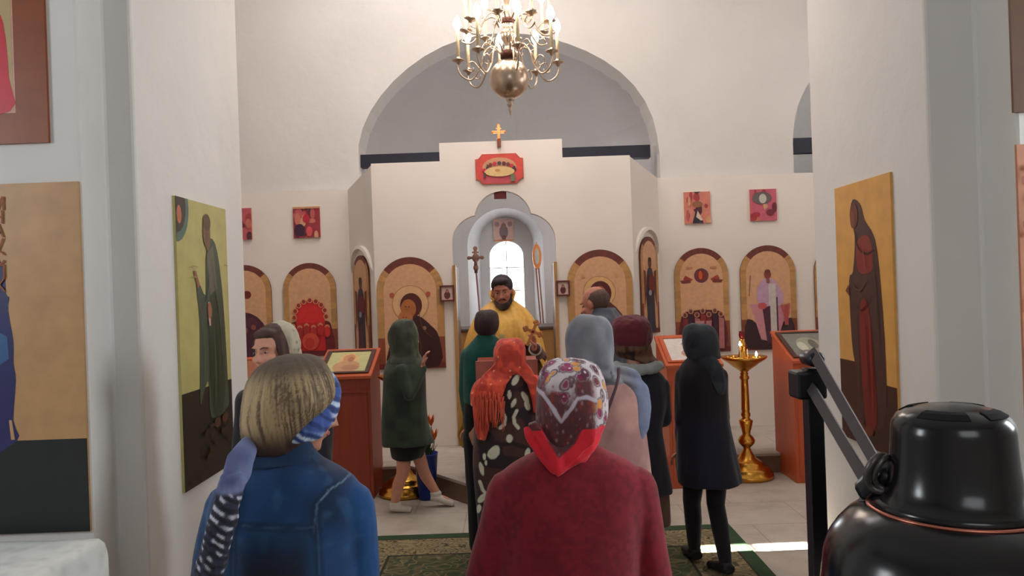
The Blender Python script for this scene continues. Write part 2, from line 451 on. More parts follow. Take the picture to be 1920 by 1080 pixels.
# apse behind the main arch: thick half-round wall with half dome, and a splayed window niche cut through
def apse(name, cx, cy, R, T, zs, hz, n=40, nz=12):
    mb = MB(); inn = []; out = []
    def row(Rr, z, k=1.0): return [(cx+Rr*k*cos(pi*j/n), cy+Rr*k*sin(pi*j/n), z) for j in range(n+1)]
    rin = [row(R, -0.05), row(R, zs)]+[row(R, zs+hz*sin(pi/2*i/nz), max(cos(pi/2*i/nz), 0.01)) for i in range(1, nz+1)]
    rou = [row(R+T, -0.05), row(R+T, zs)]+[row(R+T, zs+(hz+T)*sin(pi/2*i/nz), max(cos(pi/2*i/nz), 0.01)) for i in range(1, nz+1)]
    m_ = n+1; L = len(rin)
    vs = [p for r in rin for p in r]+[p for r in rou for p in r]; o = L*m_; fs = []
    for i in range(L-1):
        for j in range(n):
            fs.append((i*m_+j, (i+1)*m_+j, (i+1)*m_+j+1, i*m_+j+1))
            fs.append((o+i*m_+j, o+i*m_+j+1, o+(i+1)*m_+j+1, o+(i+1)*m_+j))
        for j in (0, n):
            a_, b_ = i*m_+j, (i+1)*m_+j
            fs.append((a_, o+a_, o+b_, b_))
    fs.append(tuple(range(m_))+tuple(o+k for k in reversed(range(m_))))
    top = (L-1)*m_
    fs.append(tuple(top+k for k in range(m_))+tuple(o+top+k for k in reversed(range(m_))))
    mb.add(vs, fs); return struct(name, mb, M['plaster_apse'], smooth=True)
ap = apse('wall_apse', 0.0, 9.6, 1.86, 1.0, 3.35, 1.60)
def cutter(name, frames, n=20):
    """frames: (y, cx, half width, z bottom, z spring, rise)"""
    rs = []
    for y, cx, h, z0, zs, b_ in frames:
        rs.append([(x, y, z) for x, z in archpts(cx, h, z0, zs, b_, n)])
    o = MB().rings(rs).build(name, M['plaster'])
    return o
c1 = cutter('niche_cut', [(10.9, -0.07, 0.66, 1.18, 2.50, 0.66), (12.05, -0.07, 0.41, 1.22, 2.60, 0.41)])
c2 = cutter('window_cut', [(11.9, -0.07, 0.262, 1.50, 2.40, 0.23), (12.9, -0.07, 0.262, 1.50, 2.40, 0.23)])
for c in (c1, c2):
    b = ap.modifiers.new('cut', 'BOOLEAN'); b.operation = 'DIFFERENCE'; b.object = c; b.solver = 'EXACT'
dg = bpy.context.evaluated_depsgraph_get()
me = bpy.data.meshes.new_from_object(ap.evaluated_get(dg)); ap.modifiers.clear(); ap.data = me
me.polygons.foreach_set('use_smooth', [False]*len(me.polygons))
for c in (c1, c2): bpy.data.objects.remove(c)
# window frame and pane
fr = MB()
for z in (1.50, 1.86, 2.22): fr.box(-0.332, 0.192, 12.08, 12.11, z-0.008, z+0.008)
fr.box(-0.078, -0.062, 12.08, 12.11, 1.5, 2.63)
wo = struct('window_1', fr, plain('window_frame_paint', S(210, 215, 220), 0.6))
pn = MB().prism(archpts(-0.07, 0.262, 1.5, 2.40, 0.23), 12.115, 12.122).build('pane', M['glass'], wo)
# side altar rooms behind the iconostasis
sb = MB(); sb.box(2.6, 6.0, 11.6, 11.8, 0, 6); sb.box(5.0, 5.2, 9.2, 11.8, 0, 7.6); sb.box(2.4, 2.6, 10.6, 11.8, 0, 6); sb.box(2.4, 6.1, 9.6, 11.8, 5.6, 5.8)
struct('wall_side_chapel', sb, M['plaster_apse'])
struct('trim_beam_main', MB().box(-1.80, 1.72, 9.30, 9.45, 3.415, 3.565), M['beam'])
struct('trim_beam_side', MB().box(3.40, 5.0, 9.28, 9.40, 3.40, 3.58), M['beam'])
# raised step before the icons with its middle projection
step = [(-WX, 7.6), (-1.05, 7.6), (-0.32, 6.66), (0.14, 6.66), (0.87, 7.6), (WX, 7.6), (WX, 9.2), (-WX, 9.2)]
struct('floor_step', MB().prism(step, 0, 0.165, plane='xy'), M['riser'])
struct('floor_step_top', MB().prism([(x, y-0.012 if y < 9 else y) for x, y in step], 0.165, 0.19, plane='xy'), M['floor'])
struct('floor_altar', MB().box(-1.85, 1.85, 9.2, 11.4, 0, 0.19), M['floor'])

# ================================================================ ICONOSTASIS
ico = thing('icon_screen', 'cream painted iconostasis with a projecting middle bay and a trefoil doorway', 'iconostasis', (0, 0, 0.19))
def zz(z): return z-0.19
YB, YW = 8.5, 9.1
XL, XR = -1.504, 1.345
door = [(-0.641, 0)]
door += [(-0.641, zz(2.42))]+[(-0.31-0.331*cos(pi/2*i/8), zz(2.42)+0.30*sin(pi/2*i/8)) for i in range(1, 8)]
door += [(-0.073-0.315*cos(a_), zz(2.655)+0.315*sin(a_)) for a_ in np.linspace(0.2, pi-0.2, 15)]
door += [(0.164+0.331*sin(pi/2*i/8), zz(2.42)+0.30*cos(pi/2*i/8)) for i in range(1, 8)]+[(0.495, zz(2.42)), (0.495, 0)]
front = [(XL, 0)]+door+[(XR, 0), (XR, zz(3.315)), (0.605, zz(3.315)), (0.605, zz(3.52)), (-0.747, zz(3.52)), (-0.747, zz(3.32)), (XL, zz(3.32))]
MB().prism(front, YB, YB+0.10).build('bay_front', M['board'], ico, bevel=0.004)
def facet(xa, ya, xb, yb, za, zb, name):
    d = Vector((xb-xa, yb-ya, 0)).normalized(); n_ = Vector((d.y, -d.x, 0))*-0.06
    if n_.y < 0: n_ = -n_
    vs = [(xa, ya, 0), (xb, yb, 0), (xb, yb, zb), (xa, ya, za)]
    vs += [(x+n_.x, y+n_.y, z) for x, y, z in vs]
    return MB().add(vs, [(0, 1, 2, 3), (7, 6, 5, 4), (0, 4, 5, 1), (1, 5, 6, 2), (2, 6, 7, 3), (3, 7, 4, 0)]).build(name, M['board'], ico)
facet(-1.893, YW, XL, YB, zz(3.12), zz(3.30), 'bay_side')
facet(XR, YB, 1.757, YW, zz(3.30), zz(3.13), 'bay_side')
MB().box(-4.98, -1.893, YW, YW+0.07, 0, zz(3.125)).build('wing', M['board'], ico)
MB().box(1.757, 4.98, YW, YW+0.07, 0, zz(3.135)).build('wing', M['board'], ico)
# door leaves swung open into the altar, seen almost edge-on, with gold edges
for sx, x0 in ((1, -0.641), (-1, 0.495)):
    lf = MB().box(x0+sx*0.01-0.02, x0+sx*0.01+0.02, YB+0.10, YB+0.50, 0.02, zz(2.15)).build('door_leaf', plain('leaf_gold_brown', S(126, 90, 54), 0.6), ico)
    MB().box(x0-0.018+sx*0.012, x0+0.018+sx*0.012, YB-0.03, YB+0.10, 0.0, zz(2.17)).build('door_edge', plain('door_edge_gold', S(178, 136, 84), 0.45), lf)

# ---------------------------------------------------------------- icon painting
def jit(poly, a=0.004):
    return [(x+random.uniform(-a, a), z+random.uniform(-a, a)) for x, z in poly]
def ep(cx, cz, rx, rz, n=22): return [(cx+rx*cos(2*pi*i/n), cz+rz*sin(2*pi*i/n)) for i in range(n)]
def arch2(cx, h, z0, zs, n=18, b_=None):
    b_ = b_ or h
    return [(cx+h, z0)]+[(cx+h*cos(pi*i/n), zs+b_*sin(pi*i/n)) for i in range(n+1)]+[(cx-h, z0)]
def rc(x0, x1, z0, z1): return [(x0, z0), (x1, z0), (x1, z1), (x0, z1)]
def soften(poly, sub=3):
    n = len(poly); out = []
    for i in range(n):
        p0, p1, p2, p3 = [Vector(poly[(i+k) % n]) for k in (-1, 0, 1, 2)]
        for k in range(sub):
            t = k/sub; q = 0.5*((2*p1)+(-p0+p2)*t+(2*p0-5*p1+4*p2-p3)*t*t+(-p0+3*p1-3*p2+p3)*t**3); out.append((q.x, q.y))
    return out
def stroke(pts, w_, col):
    a_, b_ = [], []
    for i, (x, z) in enumerate(pts):
        x0, z0 = pts[max(i-1, 0)]; x1, z1 = pts[min(i+1, len(pts)-1)]; L = math.hypot(x1-x0, z1-z0) or 1
        k = w_*(0.35 if i in (0, len(pts)-1) else 1)/2; nx, nz = -(z1-z0)/L*k, (x1-x0)/L*k
        a_.append((x+nx, z+nz)); b_.append((x-nx, z-nz))
    return (a_+b_[::-1], col)
def paint(shapes, name, parent, y0=-0.0105, mat='painted', clip=None, soft=True):
    mb = MB(); y = y0
    for poly, col in shapes:
        if soft and 5 <= len(poly) <= 17: poly = soften(poly)
        if clip:
            x0, x1, z0, z1 = clip
            poly = [(min(max(x, x0), x1), min(max(z, z0), z1)) for x, z in poly]
        mb.flat(poly, y, col); y -= 0.0006
    return mb.build(name, M[mat], parent, norm=False)
GOLD, TAN, BRN, DRK, RED = S(188, 138, 66), S(214, 166, 126), S(120, 60, 34), S(60, 26, 26), S(178, 40, 40)
def robe(cx, z0, z1, w_, col, sh=0.5, seed=0):
    """standing robed body outline: hem z0, shoulders z1, hem half width w_"""
    rr = random.Random(seed); H = z1-z0; pts = []
    L = [(1.0, 0.0), (1.05, 0.12), (0.95, 0.3), (1.0, 0.5), (0.9, 0.72), (0.75, 0.9), (0.35, 1.0)]
    for k, t in L: pts.append((cx+w_*k*rr.uniform(0.9, 1.1), z0+H*t))
    for k, t in reversed(L): pts.append((cx-w_*k*rr.uniform(0.9, 1.1), z0+H*t))
    return (pts, col)
def saint(cx, z0, H, w_, outer, inner, skin=S(150, 92, 60), halo=None, seed=0, hood=None):
    out = []; hz = z0+H*0.93; r = H*0.065
    if halo: out.append((ep(cx, hz, r*1.9, r*1.9), halo))
    out.append(robe(cx, z0, z0+H*0.86, w_, outer, seed=seed))
    out.append(([(cx-w_*0.35, z0+0.01), (cx+w_*0.25, z0+0.01), (cx+w_*0.2, z0+H*0.7), (cx-w_*0.2, z0+H*0.72)], inner))
    out.append(([(cx-w_*0.9, z0+H*0.5), (cx-w_*0.1, z0+H*0.62), (cx+w_*0.7, z0+H*0.52), (cx+w_*0.75, z0+H*0.44), (cx-w_*0.7, z0+H*0.36)], scale_col(outer, 0.7)))
    if hood: out.append((ep(cx, hz-r*0.2, r*1.25, r*1.5), hood))
    out.append((ep(cx, hz, r*0.8, r*1.1), skin))
    out.append((ep(cx, hz+r*0.7, r*0.75, r*0.5), scale_col(skin, 0.35)))
    out.append((ep(cx+w_*0.15, z0+H*0.58, r*0.5, r*0.6), skin))
    return out
def arched(w_, H, inner_shapes, label, loc, rotz=0, group='arched icons on the screen', seed=0):
    """arched icon board, w_ wide and H high, with a gilt and maroon border band"""
    t = thing('arched_icon', label, 'icon', loc, rotz, group)
    h = w_/2; zs = H-h
    MB().prism(arch2(0, h, 0, zs), -0.010, 0.012, S(100, 52, 34)).build('board', M['painted'], t)
    b = w_*0.105; hi = h-b
    mb = MB(); y = -0.0105; n = 36
    def band(u0, z): return z
    # border: quads coloured from maroon at the crown through gold on the shoulders to brown at the foot
    outer = [(h, 0)]+[(h, zs*k/10) for k in range(1, 10)]+[(h*cos(pi*i/n), zs+h*sin(pi*i/n)) for i in range(n+1)]+[(-h, zs*k/10) for k in range(9, 0, -1)]+[(-h, 0)]
    inn = [(hi, 0)]+[(hi, zs*k/10) for k in range(1, 10)]+[(hi*cos(pi*i/n), zs+hi*sin(pi*i/n)) for i in range(n+1)]+[(-hi, zs*k/10) for k in range(9, 0, -1)]+[(-hi, 0)]
    rr = random.Random(seed)
    for i in range(len(outer)-1):
        zc = (outer[i][1]+outer[i+1][1])/2; xa = abs(outer[i][0]+outer[i+1][0])/2
        if zc > zs+h*0.62: c = S(112, 54, 44)
        elif zc > zs*0.42: c = S(186, 140, 86)
        else: c = S(136, 70, 46)
        k = rr.uniform(0.85, 1.15); c = scale_col(c, k)
        mb.add([(outer[i][0], y, outer[i][1]), (outer[i+1][0], y, outer[i+1][1]), (inn[i+1][0], y, inn[i+1][1]), (inn[i][0], y, inn[i][1])], [(0, 1, 2, 3)], c)
    mb.build('border', M['painted'], t, norm=False)
    shp = [(arch2(0, hi, 0.0, zs), TAN)]+[(rc(-h, h, 0, H*0.05), S(112, 40, 34))]+inner_shapes(w_, H, hi, zs)
    paint(shp, 'painting', t, -0.0112, clip=(-h, h, 0, H))
    return t
def figs_mother(w_, H, hi, zs):      # plain hooded half-length figure with a child
    s_ = []
    cx = 0.0; hz = H*0.575
    for k, c in ((0.275, S(168, 116, 78)), (0.265, S(220, 176, 130))): s_.append((ep(cx, hz+0.01, k*w_, k*w_, 30), c))
    s_.append(([(cx-0.06*w_, H*0.46), (cx-0.28*w_, H*0.28), (cx-0.34*w_, 0.02), (cx+0.40*w_, 0.02), (cx+0.41*w_, H*0.28), (cx+0.30*w_, H*0.38), (cx+0.12*w_, H*0.47)], S(58, 24, 24)))
    s_.append((ep(cx+0.01*w_, hz-0.01, 0.165*w_, 0.185*w_), S(84, 30, 28)))
    s_.append((ep(cx-0.03*w_, hz-0.06*w_, 0.115*w_, 0.14*w_), S(176, 106, 56)))
    s_.append((ep(cx-0.08*w_, hz-0.20*w_, 0.11*w_, 0.11*w_), S(184, 112, 64)))
    s_.append(([(cx-0.2*w_, H*0.38), (cx-0.22*w_, H*0.22), (cx-0.02*w_, H*0.20), (cx+0.06*w_, H*0.36), (cx-0.06*w_, H*0.42)], S(196, 126, 66)))
    s_.append(([(cx-0.04*w_, H*0.30), (cx+0.03*w_, H*0.22), (cx+0.09*w_, H*0.29), (cx+0.05*w_, H*0.34)], S(212, 160, 110)))
    s_.append((ep(cx+0.20*w_, H*0.36, 0.03*w_, 0.03*w_), S(150, 110, 96)))
    s_ += [(ep(sx*0.27*w_, H*0.665, 0.035*w_, 0.035*w_), S(180, 80, 56)) for sx in (-1, 1)]
    s_ += [stroke([(cx+0.12*w_, hz), (cx+0.16*w_, H*0.38), (cx+0.30*w_, H*0.28)], 0.012*w_, S(120, 60, 40)), stroke([(cx+0.05*w_, H*0.36), (cx+0.14*w_, H*0.24), (cx+0.12*w_, H*0.08)], 0.012*w_, S(100, 50, 38)), stroke([(cx+0.26*w_, H*0.24), (cx+0.28*w_, H*0.12), (cx+0.24*w_, H*0.03)], 0.012*w_, S(36, 16, 18))]
    s_ += [(ep(cx-0.07*w_, hz-0.03*w_, 0.012*w_, 0.008*w_, 8), S(70, 36, 24)), (ep(cx-0.02*w_, hz-0.035*w_, 0.012*w_, 0.008*w_, 8), S(70, 36, 24)), stroke([(cx-0.05*w_, hz-0.03*w_), (cx-0.055*w_, hz-0.075*w_)], 0.010*w_, S(120, 64, 34)), stroke([(cx-0.07*w_, hz-0.105*w_), (cx-0.03*w_, hz-0.105*w_)], 0.010*w_, S(130, 50, 36)), (ep(cx-0.11*w_, hz-0.19*w_, 0.010*w_, 0.007*w_, 8), S(80, 40, 26)), (ep(cx-0.065*w_, hz-0.19*w_, 0.010*w_, 0.007*w_, 8), S(80, 40, 26))]
    return s_
def figs_hooded(w_, H, hi, zs):
    s_ = []
    for k, c in ((0.25, S(172, 122, 84)), (0.24, S(220, 176, 122))): s_.append((ep(-0.01, H*0.62, k*w_, k*w_, 30), c))
    s_.append(([(-0.15*w_, H*0.55), (-0.36*w_, H*0.36), (-0.38*w_, 0.02), (0.40*w_, 0.02), (0.38*w_, H*0.34), (0.14*w_, H*0.53)], S(96, 44, 40)))
    s_.append((ep(0, H*0.61, 0.17*w_, 0.19*w_), S(88, 26, 30)))
    s_.append((ep(-0.01*w_, H*0.60, 0.10*w_, 0.13*w_), S(168, 104, 62)))
    s_ += [stroke([(-0.12*w_, H*0.5), (-0.2*w_, H*0.34), (-0.2*w_, H*0.1)], 0.014*w_, S(62, 26, 28)), stroke([(0.02*w_, H*0.48), (0.08*w_, H*0.3), (0.04*w_, H*0.08)], 0.014*w_, S(132, 66, 54)), stroke([(0.2*w_, H*0.44), (0.26*w_, H*0.28), (0.24*w_, H*0.06)], 0.014*w_, S(62, 26, 28)),
           (ep(-0.04*w_, H*0.61, 0.012*w_, 0.008*w_, 8), S(70, 36, 24)), (ep(0.03*w_, H*0.61, 0.012*w_, 0.008*w_, 8), S(70, 36, 24)), stroke([(0.0, H*0.605), (-0.005*w_, H*0.575)], 0.010*w_, S(120, 64, 34)), stroke([(-0.03*w_, H*0.555), (0.02*w_, H*0.555)], 0.010*w_, S(130, 50, 36))]
    s_ += [(ep(0.26*w_*sx, H*0.77, 0.03*w_, 0.03*w_), S(206, 160, 104)) for sx in (-1, 1)]
    return s_
def figs_red_host(w_, H, hi, zs):    # ring of small haloed figures round a red throne
    s_ = [([(-hi, H*0.30), (-hi, 0.02), (hi, 0.02), (hi, H*0.30), (hi*0.7, H*0.38), (-hi*0.7, H*0.38)], S(110, 34, 38))]
    s_.append((arch2(0, 0.27*w_, H*0.30, H*0.52, b_=0.14*w_), S(214, 40, 42)))
    s_.append((rc(-0.27*w_, 0.27*w_, 0.06*H, H*0.36), S(196, 36, 38)))
    for i in range(9):
        t = pi*i/8; x, z = 0.30*w_*cos(t), H*(0.42+0.20*sin(t)*0.9)
        s_ += [(ep(x, z, 0.052*w_, 0.052*w_, 14), S(214, 150, 104)), (ep(x, z, 0.034*w_, 0.038*w_, 12), S(150, 50, 44))]
    for i in range(6):
        x = (-0.33+0.13*i)*w_; z = H*(0.33-0.02*(i % 2))
        s_ += [(ep(x, z, 0.048*w_, 0.048*w_, 14), S(204, 130, 96)), (ep(x, z-0.09*w_, 0.06*w_, 0.10*w_, 12), S(150+10*i, 44, 44))]
    s_ += [(ep(0, H*0.16, 0.16*w_, 0.16*w_), S(204, 78, 52)), (ep(-0.02*w_, H*0.14, 0.09*w_, 0.11*w_), S(190, 50, 40))]
    return s_
def figs_medallion(w_, H, hi, zs):
    s_ = [([(-hi, H*0.34), (-hi, 0.02), (hi, 0.02), (hi, H*0.34), (0.2*w_, H*0.40), (-0.2*w_, H*0.40)], S(98, 38, 42))]
    s_.append((ep(0, H*0.735, 0.135*w_, 0.135*w_), S(96, 58, 78)))
    s_.append((ep(0, H*0.735, 0.105*w_, 0.105*w_), S(126, 44, 30)))
    s_.append((ep(-0.01, H*0.74, 0.035*w_, 0.08*w_), S(206, 90, 46)))
    for sx in (-1, 1):
        s_ += [([(sx*0.16*w_, H*0.70), (sx*0.30*w_, H*0.74), (sx*0.34*w_, H*0.70), (sx*0.22*w_, H*0.675)], S(160, 60, 48)),
               ([(sx*0.22*w_, H*0.70), (sx*0.40*w_, H*0.69), (sx*0.36*w_, H*0.665), (sx*0.2*w_, H*0.67)], S(120, 50, 48)),
               (rc(min(sx*0.16, sx*0.28)*w_, max(sx*0.16, sx*0.28)*w_, H*0.80, H*0.82), S(196, 130, 90))]
    for i in range(7):
        x = (-0.33+0.11*i)*w_; z = H*(0.36+0.035*(i % 2))
        s_ += [(ep(x, z, 0.05*w_, 0.05*w_, 14), S(196, 140, 110)), (ep(x, z, 0.03*w_, 0.035*w_, 12), S(110, 60, 50)),
               ([(x-0.05*w_, 0.04), (x+0.05*w_, 0.04), (x+0.055*w_, z-0.08*w_), (x-0.04*w_, z-0.05*w_)], [S(130, 46, 50), S(60, 32, 50), S(176, 110, 110), S(150, 50, 46)][i % 4])]
    s_ += [([(-0.15*w_, H*0.3), (-0.02*w_, H*0.08), (0.02*w_, H*0.3)], S(196, 140, 144)), ([(0.05*w_, H*0.3), (0.10*w_, H*0.05), (0.16*w_, H*0.3)], S(180, 120, 126))]
    return s_
def figs_bishop(w_, H, hi, zs):      # a bishop in pale vestments with a staff
    s_ = [([(-hi, H*0.30), (-hi, 0.02), (hi, 0.02), (hi, H*0.30), (0.1*w_, H*0.2), (-0.1*w_, H*0.2)], S(58, 34, 40))]
    s_.append(([(-0.34*w_, H*0.44), (-0.16*w_, H*0.10), (-0.02*w_, H*0.08), (-0.04*w_, H*0.44)], S(204, 140, 150)))
    s_.append(([(0.34*w_, H*0.40), (0.18*w_, H*0.16), (0.05*w_, H*0.12), (0.06*w_, H*0.44)], S(196, 130, 146)))
    s_.append(([(-0.22*w_, H*0.55), (-0.10*w_, H*0.67), (0.10*w_, H*0.67), (0.26*w_, H*0.52), (0.20*w_, H*0.42), (-0.14*w_, H*0.42)], S(196, 160, 186)))
    s_.append((rc(0.0*w_, 0.13*w_, H*0.12, H*0.63), S(206, 196, 190)))
    s_.append(([(-0.12*w_, H*0.40), (-0.05*w_, H*0.06), (0.02*w_, H*0.06), (0.02*w_, H*0.42)], S(84, 46, 64)))
    s_.append((ep(-0.12*w_, H*0.42, 0.08*w_, 0.06*w_), S(196, 90, 90)))
    s_.append((rc(0.135*w_, 0.155*w_, H*0.12, H*0.5), S(60, 40, 60)))
    s_.append(([(-0.36*w_, H*0.52), (-0.345*w_, H*0.52), (-0.31*w_, H*0.72), (-0.325*w_, H*0.72)], S(140, 100, 70)))
    s_.append(([(0.20*w_, H*0.42), (0.38*w_, H*0.44), (0.36*w_, H*0.34), (0.30*w_, H*0.26)], S(186, 96, 84)))
    s_.append((rc(0.27*w_, 0.34*w_, H*0.23, H*0.42), S(176, 80, 76)))
    s_ += [(ep(-0.01*w_, H*0.72, 0.062*w_, 0.075*w_), S(134, 62, 50)), (ep(-0.01*w_, H*0.75, 0.05*w_, 0.035*w_), S(110, 50, 46)), (rc(-0.03*w_, 0.02*w_, H*0.64, H*0.68), S(140, 84, 60))]
    return s_
def figs_crowd_dark(w_, H, hi, zs):
    s_ = [([(-hi, H*0.45), (-hi, 0.02), (hi, 0.02), (hi, H*0.30), (0.1*w_, H*0.48)], S(76, 36, 56)),
          (ep(-0.25*w_, H*0.78, 0.20*w_, 0.16*w_), S(78, 40, 36)), (ep(0.05*w_, H*0.68, 0.075*w_, 0.075*w_), S(116, 44, 34)),
          (ep(-0.15*w_, H*0.44, 0.12*w_, 0.10*w_), S(74, 50, 92)), (ep(0.12*w_, H*0.38, 0.10*w_, 0.10*w_), S(88, 44, 60))]
    for i in range(5):
        s_.append((ep((-0.3+0.15*i)*w_, H*(0.30+0.03*(i % 2)), 0.045*w_, 0.05*w_), S(150, 84, 72)))
    return s_
def figs_angel(dark=True):
    def f(w_, H, hi, zs):
        s_ = [([(-hi*0.95, H*0.66), (-hi*0.6, H*0.64), (-hi*0.5, H*0.45), (-hi*0.9, H*0.25)], S(110, 56, 40)),
              ([(hi*0.95, H*0.66), (hi*0.6, H*0.64), (hi*0.5, H*0.45), (hi*0.9, H*0.25)], S(110, 56, 40))]
        s_ += saint(0, H*0.02, H*0.76, hi*0.62, S(56, 52, 66), S(50, 62, 84) if dark else S(110, 40, 44), skin=S(96, 56, 48), seed=4)
        s_ += [(ep(hi*0.15, H*0.52, hi*0.5, H*0.09), S(112, 34, 38)), (ep(-hi*0.1, H*0.42, hi*0.22, H*0.03), S(150, 150, 168))]
        return s_
    return f
def put_arched(x0, x1, top, bot, Y, fn, label, seed=0):
    xm = (x0+x1)/2; pt = P(xm, top, Y); pb = P(xm, bot, Y)
    pl, pr = P(x0, (top+bot)/2, Y), P(x1, (top+bot)/2, Y)
    w_ = pr.x-pl.x
    return arched(w_, pt.z-pb.z, fn, label, ((pl.x+pr.x)/2, Y-0.013, pb.z), seed=seed)
put_arched(708, 833, 482, 691, YB, figs_mother, 'large arched icon of a hooded mother with child, left of the doorway', 1)
put_arched(1065, 1187, 468, 678, YB, figs_hooded, 'large arched icon of a hooded figure behind the balding man, right of the doorway', 2)
put_arched(533, 632, 493, 668, YW, figs_red_host, 'arched icon with a bright red throne ringed by small haloed figures', 3)
put_arched(411, 511, 497, 672, YW, figs_crowd_dark, 'arched icon with dark purple figures, half hidden by the left pier', 4)
put_arched(1265, 1366, 465, 660, YW, figs_medallion, 'arched icon with a round medallion above a crowd of small figures', 5)
put_arched(1388, 1492, 460, 655, YW, figs_bishop, 'arched icon of a bishop in pale lilac vestments behind the candle stand', 6)
put_arched(1527, 1630, 456, 650, YW, figs_crowd_dark, 'arched icon at the far right, mostly hidden by the right pier', 7)
for (xa, ya, xb, yb, lab, dk, zt, zb) in ((-1.893, YW, XL, YB, 'narrow arched icon of a dark figure on the left slanting side', False, 2.33, 1.17),
                                  (XR, YB, 1.757, YW, 'narrow arched icon of a winged figure on the right slanting side', True, 2.43, 1.33)):
    cx, cy = (xa+xb)/2, (ya+yb)/2; d = Vector((xb-xa, yb-ya)); L = d.length; ang = math.atan2(d.y, d.x)
    nrm = Vector((d.y, -d.x)).normalized()
    arched(0.46, zt-zb, figs_angel(dk), lab, (cx+nrm.x*0.013, cy+nrm.y*0.013, zb), ang, seed=9)
    # raised arched lip over the icon
    lp = MB(); n = 20; ro, ri = 0.31, 0.275; rs = []
    for i in range(n+1):
        a_ = pi*i/n; k = 0.10*abs(sin(a_))**0.5+0.004
        rs.append([Vector((r*cos(a_), yy, (r*sin(a_)))) for r, yy in ((ri, 0), (ro, 0), (ro, -k*0.4), (ri, -k*0.5))])
    o = lp.rings(rs).build('arch_lip', M['board'], ico)
    o.location = (cx, cy, zz(zt-0.23+0.03)); o.rotation_euler = (0, 0, ang)

def framed(name, w_, H, shapes, label, cat, loc, rotz=0, group=None, fcol=None, fw=0.0, t=0.012, mat='painted', rot=None, base=None, fmat=None):
    o = thing(name, label, cat, loc, rotz, group, rot)
    MB().box(-w_/2, w_/2, -0.010, t, 0, H, base or TAN).build('board', M[mat], o)
    if fw:
        fb = MB()
        for x0, x1, z0, z1 in ((-w_/2-fw, -w_/2, -fw, H+fw), (w_/2, w_/2+fw, -fw, H+fw), (-w_/2, w_/2, -fw, 0), (-w_/2, w_/2, H, H+fw)):
            fb.box(x0, x1, -0.024, t, z0, z1, fcol)
        fb.build('frame', fmat or M['painted_satin'], o)
    paint(shapes, 'painting', o, -0.0106, mat=mat, clip=(-w_/2, w_/2, 0, H))
    return o
def blobs(w_, H, cols, n, seed, bgc):
    rr = random.Random(seed); s_ = [(rc(-w_/2, w_/2, 0, H), bgc)]
    for i in range(n):
        cx, cz = rr.uniform(-0.42, 0.42)*w_, rr.uniform(0.05, 0.9)*H
        rx, rz = rr.uniform(0.05, 0.15)*w_, rr.uniform(0.06, 0.2)*H
        s_.append((ep(cx, cz, rx, rz, 10), rr.choice(cols)))
    return s_
PK = [S(170, 60, 66), S(112, 40, 56), S(206, 120, 100), S(90, 44, 60), S(190, 90, 90), S(216, 160, 120)]
def put_square(x0, x1, y0, y1, shapes_fn, label, group='small square icons above the arched ones'):
    pl = P((x0+x1)/2, y1, YW); pt = P((x0+x1)/2, y0, YW); w_ = (x1-x0)*YW/FPX
    return framed('square_icon', w_, pt.z-pl.z, shapes_fn(w_, pt.z-pl.z), label, 'icon', (pl.x, YW-0.013, pl.z), group=group)
def sq1(w_, H):
    return blobs(w_, H, PK, 16, 3, S(160, 54, 66))+[(ep(0, H*0.62, w_*0.14, H*0.14), S(186, 40, 60)), (ep(-w_*0.26, H*0.25, w_*0.2, H*0.2), S(66, 32, 60)), (ep(w_*0.1, H*0.2, w_*0.12, H*0.16), S(220, 90, 90)),
        ([(-w_*0.06, H*0.9), (w_*0.06, H*0.9), (0, H)], S(60, 40, 40)), (rc(-w_/2, w_/2, H*0.94, H), S(206, 150, 110))]
def sq2(w_, H):
    return [(rc(-w_/2, w_/2, 0, H), S(214, 132, 112))]+blobs(w_, H, PK, 12, 8, S(206, 122, 106))[1:]+[([(-w_*0.2, 0), (w_*0.22, 0), (w_*0.05, H*0.38), (-w_*0.08, H*0.38)], S(52, 44, 56)), ([(-w_*0.06, H*0.2), (0.0, H*0.4), (w_*0.2, H*0.1), (w_*0.12, H*0.08)], S(226, 200, 180)), ([(-w_*0.14, H), (w_*0.14, H), (0, H*0.93)], S(60, 60, 60)), (ep(0, H*0.6, w_*0.2, H*0.1), S(150, 100, 70))]
def sq3(w_, H):
    return blobs(w_, H, PK, 10, 12, S(202, 96, 116))+[(ep(-w_*0.05, H*0.72, w_*0.36, H*0.2), S(110, 96, 92)), (ep(-w_*0.02, H*0.70, w_*0.14, H*0.15), S(196, 196, 186)), (ep(w_*0.25, H*0.26, w_*0.15, H*0.1), S(120, 40, 60)), (ep(-w_*0.28, H*0.2, w_*0.15, H*0.08), S(176, 50, 70))]
put_square(552, 602, 388, 446, sq1, 'small square crimson icon above the arched icon with the red throne')
put_square(424, 474, 391, 450, lambda w_, H: blobs(w_, H, PK, 16, 21, S(196, 90, 100)), 'small pink icon cut off by the left pier')
put_square(1283, 1332, 360, 419, sq2, 'small square salmon icon with a dark cave, above the medallion icon')
put_square(1406, 1456, 355, 414, sq3, 'small square pink icon with a pale figure in a grey cloud, above the bishop icon')
